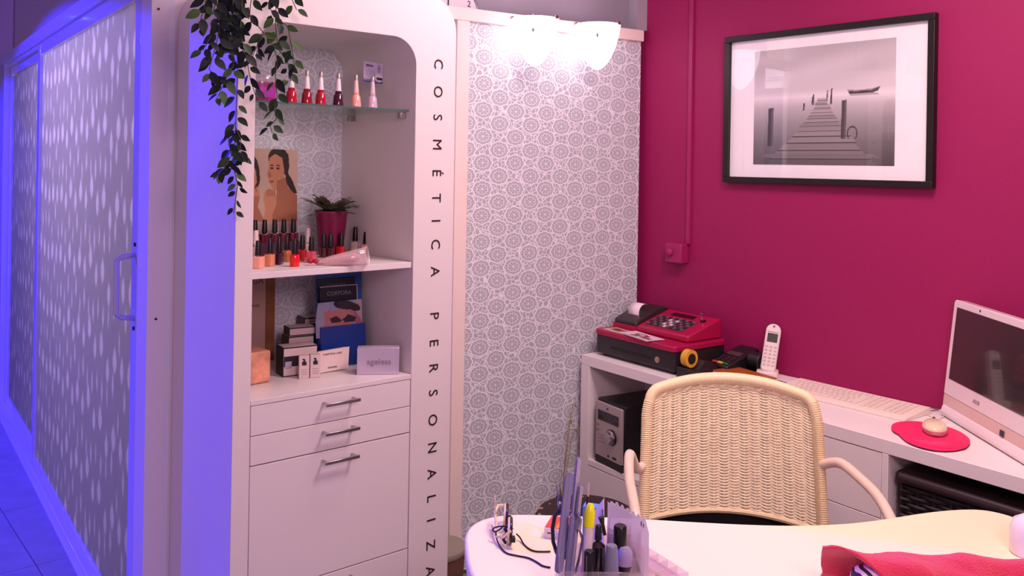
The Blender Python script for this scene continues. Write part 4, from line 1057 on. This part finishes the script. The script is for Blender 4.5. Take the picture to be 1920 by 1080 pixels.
# cane wrapping rings on the upright parts
def wraps(name, P, R, step, parent, thick=.0017, lo=0, hi=1):
    mb = MB(); L = [0]
    for i in range(1, len(P)): L.append(L[-1]+(P[i]-P[i-1]).length)
    d = L[-1]*lo
    while d < L[-1]*hi:
        i = max(k for k in range(len(L)) if L[k] <= d+1e-9); i = min(i, len(P)-2); s = (d-L[i])/max(1e-6, L[i+1]-L[i]); p = P[i]+(P[i+1]-P[i])*s; tg = (P[i+1]-P[i]).normalized()
        a = tg.orthogonal().normalized(); b = tg.cross(a)
        mb.tube([p+a*math.cos(q*PI/6)*R+b*math.sin(q*PI/6)*R for q in range(12)], thick, 4, closed=True); d += step
    o = obj(name, mb, WRAP, parent); o['kind'] = 'stuff'; return o
n3 = len(sm)
wraps('cane_wrapping', sm[:int(n3*.27)], .0122, .0052, t, .0030); wraps('cane_wrapping', sm[int(n3*.72):], .0122, .0052, t, .0030)
obj('lower_rim', MB().tube([bs(-1+k/8, 0)+Vector((0, 0, -.008)) for k in range(17)], .0085, 8), WRAP, t)
obj('upper_braid', MB().tube([bs(-.93+k*1.86/60, .958, .004*math.sin(k*1.3))+Vector((0, 0, .003*math.cos(k*1.3))) for k in range(61)], .0045, 6), WICK, t)
for sg in (-1, 1):
    A = [bs(sg*1.03, .50), Vector((.255, -.03, .728)), Vector((.285, -.10, .718)), Vector((.310, -.18, .700)), Vector((.322, -.26, .665)), Vector((.325, -.32, .61)), Vector((.32, -.345, .54)), Vector((.30, -.35, .40))]
    if sg < 0: A = [bs(-1.03, .42), bs(-1.03, .42)+Vector((-.022, -.03, -.002)), Vector((-.258, -.085, .735)), Vector((-.258, -.16, .700)), Vector((-.245, -.25, .665)), Vector((-.235, -.32, .61)), Vector((-.23, -.345, .53)), Vector((-.225, -.35, .40))]
    sa = []
    for i in range(len(A)-1):
        for k in range(5):
            a0, a1, a2, a3 = A[max(0, i-1)], A[i], A[i+1], A[min(len(A)-1, i+2)]; s = k/5
            sa.append(.5*((2*a1)+(-a0+a2)*s+(2*a0-5*a1+4*a2-a3)*s*s+(-a0+3*a1-3*a2+a3)*s**3))
    sa.append(A[-1])
    arm = obj('armrest', MB().tube(sa, .0125, 10), mat('painted_cane', 'ecd2bc', .4, var=.05, bs=50), t)
    wraps('arm_wrapping', sa, .0125, .0075, arm, .0012, .55, 1)
    obj('leg', MB().tube([Vector((sg*.225, -.36, .42)), Vector((sg*.235, -.375, 0.0))], .014, 10), WRAP, t)
    obj('leg', MB().tube([bs(sg*1.0, -.05), Vector((sg*.215, .02, .40)), Vector((sg*.225, .07, 0.0))], .014, 10), WRAP, t)
obj('seat_frame', MB().prism(rrect(-.225, .225, -.37, .07, .05, 5), .43, .462), WRAP, t, bev=.008)
obj('seat_cushion', MB().prism(rrect(-.215, .215, -.36, .045, .05, 6), .463, .525), mat('black_seat_fabric', '120e12', .8), t, bev=.015)
obj('rear_lattice', MB().box(-.19, .19, .05, .058, .47, .555), mat('black_seat_fabric', '120e12', .8), t)
# ================================================================== MANICURE TABLE
edge = [(870, 1012), (874, 995), (885, 982), (905, 972), (930, 966), (960, 963), (1010, 963.5), (1080, 965.5), (1200, 971), (1300, 977), (1400, 982), (1480, 984), (1560, 982), (1620, 977), (1680, 968), (1730, 960), (1775, 955), (1815, 953), (1850, 955), (1890, 964), (1925, 977), (1960, 1000)]
E2 = [Vector(pz(x, y, WZ+.0)[:2]) for x, y in edge]
near = [(1.90, .50), (1.80, .36), (1.62, .30), (1.42, .36), (1.26, .50), (1.12, .66), (1.00, .82), (.925, .98), (.905, 1.10), (.925, 1.20)]
tp = [(p.x, p.y) for p in E2]+near
def smooth2(P, it=2):
    for _ in range(it):
        Q = []
        for i in range(len(P)):
            a, b = Vector(P[i]), Vector(P[(i+1) % len(P)]); Q += [a*.75+b*.25, a*.25+b*.75]
        P = Q
    return P
tp = smooth2(tp, 2)
TT = WZ
t = thing('manicure_table', 'cream kidney-shaped manicure table in the foreground', 'table', (0, 0, 0))
obj('tabletop', MB().prism([(p[0], p[1]) for p in tp][::-1], TT-.030, TT), TABLEM, t, bev=.006, smooth=30)
for (lx, ly) in ((1.13, 1.02), (1.65, .55)):
    obj('leg_panel', B(lx-.02, lx+.02, ly-.16, ly+.16, 0, TT-.031), TABLEM, t, bev=.003)
def cp3(r, d, z): return Vector((rgt.x*r+fwd.x*d, rgt.y*r+fwd.y*d, z))
# ---- hand-rest cushion and towel
RZ = -TH
base = cp3(.640, 1.425, 0)
t = thing('hand_cushion', 'zebra-patterned roll cushion under the pink towel', 'cushion', (base.x, base.y, TT), RZ-.04)
m = bpy.data.materials.new('zebra_fabric'); m.use_nodes = True; nt = m.node_tree; x, y, z, tc = coords(nt)
wv = nt.nodes.new('ShaderNodeTexWave'); wv.inputs['Scale'].default_value = 16; wv.inputs['Distortion'].default_value = 9; wv.inputs['Detail'].default_value = 1.2
nt.links.new(tc.outputs['Object'], wv.inputs['Vector']); mixcol(nt, X(wv.outputs['Fac']).band(.44, .56), '2a2030', 'f0d2cc', nt.nodes['Principled BSDF'].inputs['Base Color'])
obj('cushion_roll', MB().lathe([(.0005, -.070), (.022, -.068), (.033, -.062), (.037, -.052), (.037, .10), (.03, .115), (.0005, .12)], M=Matrix.Translation((-.012, -.014, .038)) @ Matrix.Rotation(PI/2, 4, 'Y'), n=28), m, t)
t = thing('pink_towel', 'hot pink terry towel folded over the zebra cushion', 'towel', (base.x, base.y, TT), RZ-.04)
TOW = bpy.data.materials.new('pink_terry'); TOW.use_nodes = True; nt = TOW.node_tree; b = nt.nodes['Principled BSDF']; tc = nt.nodes.new('ShaderNodeTexCoord')
n1 = nt.nodes.new('ShaderNodeTexNoise'); n1.inputs['Scale'].default_value = 420; n1.inputs['Detail'].default_value = 4; nt.links.new(tc.outputs['Object'], n1.inputs['Vector'])
bp = nt.nodes.new('ShaderNodeBump'); bp.inputs['Strength'].default_value = .9; bp.inputs['Distance'].default_value = .004; nt.links.new(n1.outputs['Fac'], bp.inputs['Height']); nt.links.new(bp.outputs[0], b.inputs['Normal'])
mixcol(nt, X(n1.outputs['Fac']).band(.35, .65), 'cc1440', 'f22e5c', b.inputs['Base Color']); b.inputs['Roughness'].default_value = .9; b.inputs['Sheen Weight'].default_value = .4
def towel(u, v):
    # u along the roll (0 left .. 1 right), v from far side of the table over the top to the near side
    x = -.100+u*.39+.20*max(0, v-.38)*(1-u)
    fl_ = math.exp(-u*7)                       # flaring left edge
    R1 = .050+.010*fl_+.0022*math.sin(u*23+v*5)+.003*math.sin(v*14-u*9)
    a = PI*(1.02-v*1.05)
    y = -math.cos(a)*-R1*1.06; y = R1*1.08*-math.cos(PI*v*1.0+.0)
    y = R1*1.08*math.cos(PI*v); z = .040+R1*math.sin(PI*v)*.94*(1-.30*max(0, u-.80)/.2)
    if v < .08: y += (.08-v)*.35; z = max(z, .006)
    if v > .9: y -= (v-.9)*.6
    z -= .035*(1-math.sin(PI*v))
    x += .018*fl_*math.sin(PI*v)*-1
    return (x, y, max(.006, z))
o = obj('towel_cloth', MB().grid(towel, 70, 50), TOW, t); sm_ = o.modifiers.new('s', 'SOLIDIFY'); sm_.thickness = .005; sm_.offset = 1
tx = bpy.data.textures.new('terry', 'CLOUDS'); tx.noise_scale = .02; dm = o.modifiers.new('d', 'DISPLACE'); dm.texture = tx; dm.strength = .004; dm.mid_level = .5
q = pz(1942, 1044, TT)
t = thing('white_bottle', 'white rounded bottle at the right edge beyond the towel', 'bottle', (q.x+.005, q.y+.01, TT), 0)
obj('bottle_body', MB().lathe([(.0005, 0), (.033, 0), (.036, .004), (.036, .045), (.030, .062), (.014, .072), (.0005, .074)], n=28), mat('white_bottle_plastic', 'eee4f4', .3), t)
obj('bottle_cap', MB().lathe([(.010, .0735), (.010, .09), (.0005, .091)], n=18), mat('white_cap', 'efe2e4', .3), t)
# ---- spectacles with cord
q = pz(966, 1028, TT)
GB = mat('tortoise_brown', '2c1616', .25, var=.4, bs=40); GCm = mat('cream_acetate', 'ead2b0', .3)
t = thing('eyeglasses', 'dark and cream spectacles standing on the table with a black neck cord', 'glasses', (q.x-.004, q.y+.002, TT), math.atan2(fwd.y, fwd.x)+.12)
def lensloop(cx0): return [Vector((cx0+.026*math.copysign(abs(math.cos(a))**.75, math.cos(a)), -.004*math.cos(a), .022+.0185*math.copysign(abs(math.sin(a))**.75, math.sin(a)))) for a in [k*2*PI/28 for k in range(28)]]
for c in (.030, .098):
    obj('rim', MB().tube(lensloop(c), .0026, 8, closed=True), GB, t)
    obj('lens', MB().prism([(p.x, p.z) for p in lensloop(c)], -.0006, .0006, 'y'), CLEAR, t)
obj('bridge', MB().tube([(.055, 0, .030), (.064, -.002, .034), (.073, 0, .030)], .0024, 8), GB, t)
obj('inner_cream_rim', MB().tube([p+Vector((0, .004, 0)) for p in lensloop(.030)], .0022, 8, closed=True), GCm, t)
obj('inner_cream_rim', MB().tube([p+Vector((0, .004, 0)) for p in lensloop(.098)], .0022, 8, closed=True), GCm, t)
obj('temple', MB().tube([(.002, .004, .032), (.004, .018, .020), (.03, .028, .010), (.09, .030, .006)], .0026, 8), GCm, t)
obj('temple', MB().tube([(.126, .004, .032), (.120, .016, .034), (.095, .024, .030), (.045, .026, .022)], .0026, 8), GCm, t)
obj('temple_tip', MB().tube([(.088, .022, .028), (.080, .026, .045), (.076, .027, .070)], .0014, 6), GCm, t)
obj('hinge', B(-.004, .006, -.004, .006, .012, .022), BLACK, t, bev=.001)
CORD = mat('black_neck_cord', '1c1014', .6)
GI = (Matrix.Translation(t.location) @ Matrix.Rotation(t.rotation_euler.z, 4, 'Z')).inverted()
def crv(P, zf, n=6):
    W3 = [GI @ pz(x, y, TT+z) for (x, y), z in zip(P, zf)]; out = []
    for i in range(len(W3)-1):
        for k in range(n):
            a0, a1, a2, a3 = W3[max(0, i-1)], W3[i], W3[i+1], W3[min(len(W3)-1, i+2)]; s = k/n
            out.append(.5*((2*a1)+(-a0+a2)*s+(2*a0-5*a1+4*a2-a3)*s*s+(-a0+3*a1-3*a2+a3)*s**3))
    return out+[W3[-1]]
obj('neck_cord', MB().tube(crv([(962, 992), (945, 987), (932, 988), (924, 992), (928, 997), (938, 992), (945, 986), (950, 996), (942, 1006)], [.03, .03, .028, .02, .018, .026, .03, .024, .016]), .0015, 6), CORD, t)
obj('neck_cord', MB().tube(crv([(930, 997), (931, 1010), (938, 1025), (950, 1037), (970, 1042), (990, 1046), (1005, 1053), (1018, 1061), (1032, 1064)], [.018, .008, .003, .002, .002, .002, .002, .002, .002]), .0015, 6), CORD, t)
obj('neck_cord', MB().tube(crv([(968, 1001), (975, 1008), (982, 1020), (994, 1030), (1008, 1034), (1032, 1034)], [.012, .006, .002, .002, .002, .002]), .0015, 6), CORD, t)
obj('cord_clip', MB().tube(crv([(946, 990), (950, 1000), (944, 1010), (948, 1018)], [.03, .022, .014, .01]), .0028, 8), CORD, t)
# ---- small red and white box
q = pz(1020, 1009, TT)
t = thing('small_carton', 'small white box with red and orange top behind the nail files', 'box', (q.x, q.y, TT), RZ-.28)
obj('carton', B(0, .052, 0, .060, 0, .020), mat('carton_white', 'f0e2ea', .5), t, bev=.0008)
obj('top_print', B(.001, .051, .002, .059, .0203, .021), mat('carton_red', 'd8442c', .45), t)
obj('stripe', B(.022, .034, .002, .059, .0212, .0216), mat('carton_orange', 'f0a030', .45), t)
obj('end_mark', B(.006, .016, -.0006, 0, .010, .012), BLACK, t)
# ---- acrylic organiser
q = pz(1046, 1142, TT)
t = thing('acrylic_organiser', 'clear acrylic organiser holding nail tools at the front of the table', 'organiser', (q.x, q.y, TT), RZ)
ow, od, oh = .136, .112, .085
def wall(x0, x1, y0, y1, h, h2=None): return B(x0, x1, y0, y1, .003, h)
obj('floor_plate', B(0, ow, 0, od, .0005, .0028), CLEAR, t)
for a in ((0, .002, 0, od, oh), (ow-.002, ow, 0, od, .055), (.0021, ow-.0021, 0, .002, .06), (.0021, ow-.0021, od-.002, od, .075), (.0021, .046, .048, .050, oh), (.044, .046, .0021, .0479, .085), (.046, ow-.0021, .055, .057, .06), (.088, .090, .0021, .0549, .05)):
    obj('acrylic_wall', wall(*a), CLEAR, t, bev=.0004)
def stick(name, label, cat, top, bot, dt, db, group=None):
    a, b_ = at(top[0], top[1], dt), at(bot[0], bot[1], db); return thing(name, label, cat, tuple(b_), 0, group), a-b_
FILE = mat('blue_grey_file', '746e90', .6, bump=.3, bs=900); FILE2 = mat('lilac_file_face', 'aaa4c0', .6, bump=.3, bs=900)
def nailfile(label, top, bot, w, dt, db, turn, m1=FILE, m2=FILE2):
    t, v = stick('nail_file', label, 'nail file', top, bot, dt, db, 'nail files in the organiser')
    L = v.length; zax = v.normalized(); xax = (rgt*math.cos(turn)+fwd*math.sin(turn)); xax = (xax-zax*xax.dot(zax)).normalized(); yax = zax.cross(xax)
    Mq = Matrix((xax, yax, zax)).transposed().to_4x4()
    P = rrect(-w/2, w/2, 0, L, w*.48, 6)
    obj('core', MB().prism(P, -.0016, .0016, 'y').add([], []), m1, t).matrix_local = Mq
    obj('abrasive_face', MB().prism(rrect(-w/2+.0008, w/2-.0008, .001, L-.001, w*.46, 6), -.0024, -.0017, 'y'), m2, t).matrix_local = Mq
nailfile('broad blue-grey nail file leaning left in the organiser', (1068, 886), (1047, 1075), .0140, 1.47, 1.43, .25, FILE, mat('blue_face', '7e7a9c', .6))
nailfile('tallest narrow lilac nail file in the organiser', (1085, 857), (1063, 1080), .0125, 1.49, 1.45, .95)
nailfile('shorter lilac nail file right of the tallest one', (1089, 909), (1070, 1085), .0110, 1.48, 1.44, 1.0)
nailfile('low grey nail file in front of the others', (1073, 964), (1062, 1080), .010, 1.44, 1.43, .9, FILE, mat('grey_face', '827c98', .6))
# scissors
t, v = stick('scissors', 'steel scissors with dark loop handles at the left of the organiser', 'scissors', (1042, 900), (1050, 1075), 1.47, 1.44)
DKH = mat('dark_slate_handle', '2c2838', .3)
Pc = [at(x, y, 1.46)-t.location for x, y in ((1050, 956), (1040, 968), (1036, 990), (1037, 1015), (1043, 1035), (1050, 1046))]
obj('loop_handle', MB().tube([interp(Pc, i/20) for i in range(21)], .0032, 8), DKH, t)
obj('loop_handle', MB().tube([interp([at(x, y, 1.475)-t.location for x, y in ((1050, 956), (1060, 975), (1066, 1000), (1064, 1030), (1056, 1048))], i/20) for i in range(21)], .0032, 8), DKH, t)
obj('blade', MB().tube([at(x, y, 1.465)-t.location for x, y in ((1050, 958), (1047, 930), (1041, 898))], lambda s: .0042*(1.05-s), 6), CHROME, t)
obj('blade', MB().tube([at(x, y, 1.468)-t.location for x, y in ((1051, 958), (1052, 932), (1049, 903))], lambda s: .0040*(1.05-s), 6), CHROME, t)
obj('pivot', MB().ell(at(1049, 944, 1.462)-t.location, (.004, .004, .004), 10, 6), CHROME, t)
# cuticle nipper behind the files
t, v = stick('cuticle_nipper', 'steel cuticle nipper between the nail files and the brush', 'nipper', (1082, 965), (1078, 1075), 1.46, 1.45)
obj('jaw', MB().tube([at(x, y, 1.455)-t.location for x, y in ((1083, 962), (1088, 975), (1085, 992))], lambda s: .002+.003*s, 6), CHROME, t)
obj('handle', MB().tube([at(x, y, 1.455)-t.location for x, y in ((1085, 990), (1092, 1010), (1085, 1050), (1078, 1075))], .0022, 6), CHROME, t)
obj('handle', MB().tube([at(x, y, 1.46)-t.location for x, y in ((1085, 990), (1074, 1015), (1070, 1050), (1072, 1075))], .0022, 6), CHROME, t)
# brush
t, v = stick('nail_art_brush', 'thin nail-art brush with dark handle and clear cap', 'brush', (1104, 905), (1092, 1070), 1.49, 1.46)
obj('handle', MB().tube([Vector((0, 0, 0)), v*.55, v*.84], lambda s: .0019+.0004*s, 8), mat('dark_maroon_handle', '2c1018', .3), t)
obj('clear_cap', MB().tube([v*.842, v*1.0], .0020, 8), mat('cap_clear_plastic', 'e8d4d8', .1, trans=.6), t)
# highlighter
t, v = stick('highlighter', 'white highlighter pen with bright yellow cap in the organiser', 'highlighter', (1107, 944), (1098, 1085), 1.46, 1.44)
zq = v.normalized().to_track_quat('Z', 'Y').to_matrix().to_4x4(); L = v.length
obj('barrel', MB().lathe([(.0005, 0), (.007, 0), (.0078, .004), (.0080, L*.69)], n=20), mat('pen_barrel_white', 'd8c8cc', .35), t).matrix_local = zq
obj('yellow_cap', MB().lathe([(.0088, L*.69), (.0088, L*.88), (.0065, L*.97), (.004, L), (.0005, L)], n=20), mat('neon_yellow', 'e4e600', .3), t).matrix_local = zq
# polish bottles in the organiser
def obottle(label, x, ytop, ybot, d, capr, capcol, bodycol, caph, taper=.85, body=True, br=.0135):
    tp_ = at(x, ytop, d); t = thing('nail_polish', label, 'nail polish', (tp_.x, tp_.y, TT+.0035), 0, 'polish bottles in the organiser')
    h = tp_.z-TT-.0035
    obj('cap', MB().lathe([(capr, h-caph), (capr*taper, h-.002), (capr*taper-.0015, h), (.0005, h)], n=22), mat('cap_'+capcol, capcol, .28), t)
    obj('bottle', MB().lathe([(.0005, 0), (br, 0), (br+.0005, .002), (br+.0005, h-caph-.010), (capr*.7, h-caph-.003), (capr*.7, h-caph)], n=22), mat('lacquer_'+bodycol, bodycol, .1, coat=.6), t)
obottle('polish with large black cap at the back right of the organiser', 1163, 985, 0, 1.475, .0115, '15110f', 'c9b49c', .035, .95)
obottle('small black polish at the front of the organiser beside the highlighter', 1105, 1032, 0, 1.42, .0090, '100d12', '1a1620', .045, .9)
obottle('polish with tapered grey-blue cap in the organiser', 1147, 1022, 0, 1.43, .0120, '74748e', '7a6c98', .045, .78)
obottle('black gel bottle with narrow neck cap in the middle of the organiser', 1122, 984, 0, 1.455, .0062, '121014', '17131a', .024, .8, br=.0115)
t, v = stick('bottle_brush', 'small black applicator brush leaning behind the gel bottle', 'brush', (1127, 969), (1134, 1003), 1.475, 1.472)
obj('ferrule', MB().tube([Vector((0, 0, 0)), v*.55], .0030, 8), BLACK, t); obj('bristles', MB().tube([v*.55, v*1.0], lambda s: .003+.0028*s, 8), BLACK, t)
t, v = stick('dust_brush', 'round dust brush with lilac bristles and black handle', 'brush', (1172, 1024), (1168, 1118), 1.465, 1.455)
zq = v.normalized().to_track_quat('Z', 'Y').to_matrix().to_4x4(); L = v.length
obj('bristles', MB().lathe([(.0125, L*.62), (.0138, L*.75), (.0125, L*.90), (.008, L*.98), (.0005, L*1.0)], n=22), mat('lilac_bristles', '9a8cb4', .8, bump=.6, bs=400), t).matrix_local = zq
obj('brush_handle', MB().lathe([(.0005, 0), (.004, 0), (.0045, L*.3), (.0125, L*.615), (.0005, L*.62)], n=18), BLACK, t).matrix_local = zq
# cards, blue packet, nail-tip box behind
def upright(name, label, cat, P, d0, d1, m, th=.0012):
    pts = [at(x, y, d) for x, y, d in P]; l = thing(name, label, cat, tuple(pts[0]), 0)
    vs = [p-pts[0] for p in pts]; n = (vs[1]-vs[0]).cross(vs[2]-vs[0]).normalized()*th
    k = len(vs); mb = MB().add([v for v in vs]+[v+n for v in vs], [tuple(range(k))[::-1], tuple(range(k, 2*k))]+[(i, (i+1) % k, k+(i+1) % k, k+i) for i in range(k)])
    obj('sheet', mb, m, l); return l
l = upright('white_card', 'white card corner standing behind the yellow highlighter', 'card', [(1110, 1030, 1.52), (1133, 1040, 1.50), (1133, 934, 1.50), (1112, 962, 1.52)], 0, 0, mat('card_white', 'f2e2ee', .5))
t = l; a = at(1130, 955, 1.497)-t.location
obj('card_print', MB().tube([a, a+Vector((0, 0, -.04))], .0012, 5), mat('card_ink', '6d6088', .5), t)
q = at(1100, 1000, 1.55)
t = thing('blue_packet', 'small bright blue packet behind the highlighter', 'packet', (q.x, q.y, TT+.003), RZ-.3)
obj('packet', B(-.008, .020, 0, .02, 0, .108), mat('bright_blue_card', '5a90e0', .45), t, bev=.001)
# nail tip box (translucent lilac with notched rim)
a = at(1134, 1040, 1.515); b_ = at(1203, 1050, 1.50); tz = at(1134, 948, 1.515).z
ang = math.atan2(b_.y-a.y, b_.x-a.x); w = math.hypot(b_.x-a.x, b_.y-a.y)
t = thing('nail_tip_box', 'translucent lilac nail-tip box with notched rim and small dividers', 'box', (a.x, a.y, TT+.0035), ang-.05)
LIL = thin('milky_lilac_plastic', 'e4dcf4', .62, 1.45, .2)
hh = tz-TT-.0035
P = [(0, 0)]+[(w*1.15, 0), (w*1.15, hh*.62), (w*1.05, hh*.80)]
for k in range(7):
    x = w*(1.02-k*.15); z = hh*(.84+.16*min(1, k/5)); P += [(x, z), (x-w*.05, z+.0), (x-w*.055, z-.003), (x-w*.10, z-.003)]
P += [(0, hh)]
obj('back_lid', MB().prism(P, .020, .0220, 'y'), LIL, t)
for k in range(4): obj('divider', MB().prism([(k*.018+.004, .002), (k*.018+.0055, .002), (k*.018+.0055, hh*.80-k*.006), (k*.018+.004, hh*.80-k*.006)], -.004, .0195, 'y'), CLEAR, t)
obj('tray_front', MB().prism([(0, .002), (w*1.1, .002), (w*1.1, hh*.5), (0, hh*.75)], -.0062, -.0045, 'y'), CLEAR, t)
obj('lid_mark', B(w*.93, w*.95, .0190, .0198, hh*.72, hh*.78).box(w*.99, w*1.01, .0190, .0198, hh*.70, hh*.75), BLACK, t)
# clear tray right
q = pz(1205, 1070, TT)
t = thing('clear_tray', 'clear plastic nail-tip tray lying right of the organiser', 'tray', (q.x, q.y, TT), RZ+.5)
obj('tray_base', B(-.005, .045, -.07, .07, .0005, .002), CLEAR, t)
for k in range(6): obj('tray_rib', B(-.004, .044, -.068+k*.0265, -.0665+k*.0265, .002, .016), CLEAR, t, bev=.0004)
for xx in (-.0058, .0446): obj('tray_side', B(xx, xx+.0012, -.069, .069, .002, .016), CLEAR, t, bev=.0004)
# ================================================================== FLOOR ITEMS BETWEEN CABINET AND TABLE
t = thing('waste_bin', 'small brown bin with grey-green lid in the corner right of the cabinet', 'bin', (1.600, 2.235, 0))
obj('bin_body', MB().lathe([(.0005, 0), (.070, 0), (.082, .245), (.0005, .245)], n=32), mat('brown_bin', '6a4a3a', .6, var=.3, bs=20), t)
obj('lid', MB().lathe([(.085, .245), (.088, .255), (.085, .262), (.0005, .266)], n=32), mat('grey_green_lid', '8c8578', .45), t)
t = thing('carrier_bag', 'crumpled pale pink plastic bag on the floor right of the cabinet', 'bag', (1.600, 1.98, 0))
rng = random.Random(2)
def bag(u, v):
    a = 2*PI*u; e = v; r = .085*(1-.35*e)+.018*math.sin(a*5+e*6)+.01*math.sin(a*9-e*11)
    return (r*math.cos(a)*.8, r*math.sin(a), .002+e*.20+.012*math.sin(a*4))
obj('bag_body', MB().grid(bag, 48, 14), mat('pale_pink_film', 'e8c0bc', .4), t, solid=.001)
t = thing('floral_pouf', 'dark floral-patterned pouf behind the table', 'pouf', (1.80, 1.79, 0))
m = bpy.data.materials.new('dark_floral_fabric'); m.use_nodes = True; nt = m.node_tree; x, y, z, tc = coords(nt); vo = nt.nodes.new('ShaderNodeTexVoronoi'); vo.inputs['Scale'].default_value = 28
nt.links.new(tc.outputs['Object'], vo.inputs['Vector']); rp = nt.nodes.new('ShaderNodeValToRGB'); rp.color_ramp.interpolation = 'CONSTANT'
els = rp.color_ramp.elements; els[0].position = 0; els[0].color = (*lin('c8486c'), 1); els[1].position = .18; els[1].color = (*lin('8a7a5a'), 1); e = els.new(.26); e.color = (*lin('2a1418'), 1)
nt.links.new(vo.outputs['Distance'], rp.inputs[0]); nt.links.new(rp.outputs[0], nt.nodes['Principled BSDF'].inputs['Base Color']); nt.nodes['Principled BSDF'].inputs['Roughness'].default_value = .8
obj('pouf_body', MB().lathe([(.0005, 0), (.15, 0), (.165, .05), (.165, .41), (.14, .455), (.0005, .465)], n=36), m, t)
obj('pouf_button', MB().lathe([(.015, .464), (.012, .472), (.0005, .473)], n=14), m, t)
t = thing('dried_stems', 'thin dried grass stems standing in a vase beside the desk', 'dried stems', (2.255, 2.375, 0))
obj('vase', MB().lathe([(.0005, 0), (.028, 0), (.034, .06), (.020, .19), (.022, .22), (.0195, .22), (.018, .19), (.0005, .18)], n=24), mat('dark_vase', '3a2c2c', .3), t)
for k, (x, y) in enumerate(((.055, 0), (.075, .01), (.035, 0))):
    zt = (.56, .46, .50)[k]
    obj('stem', MB().tube([(0, 0, .19), (x*.4, y*.4, .19+(zt-.19)*.5), (x*.8, y, zt-.03), (x, y, zt), (x+.012, y, zt-.012)], .0016, 5), mat('dry_stem', '9a8a58', .7), t)
    obj('seed_head', MB().ell((x+.010, y, zt-.008), (.003, .003, .010), 8, 6), mat('dry_stem', '9a8a58', .7), t)
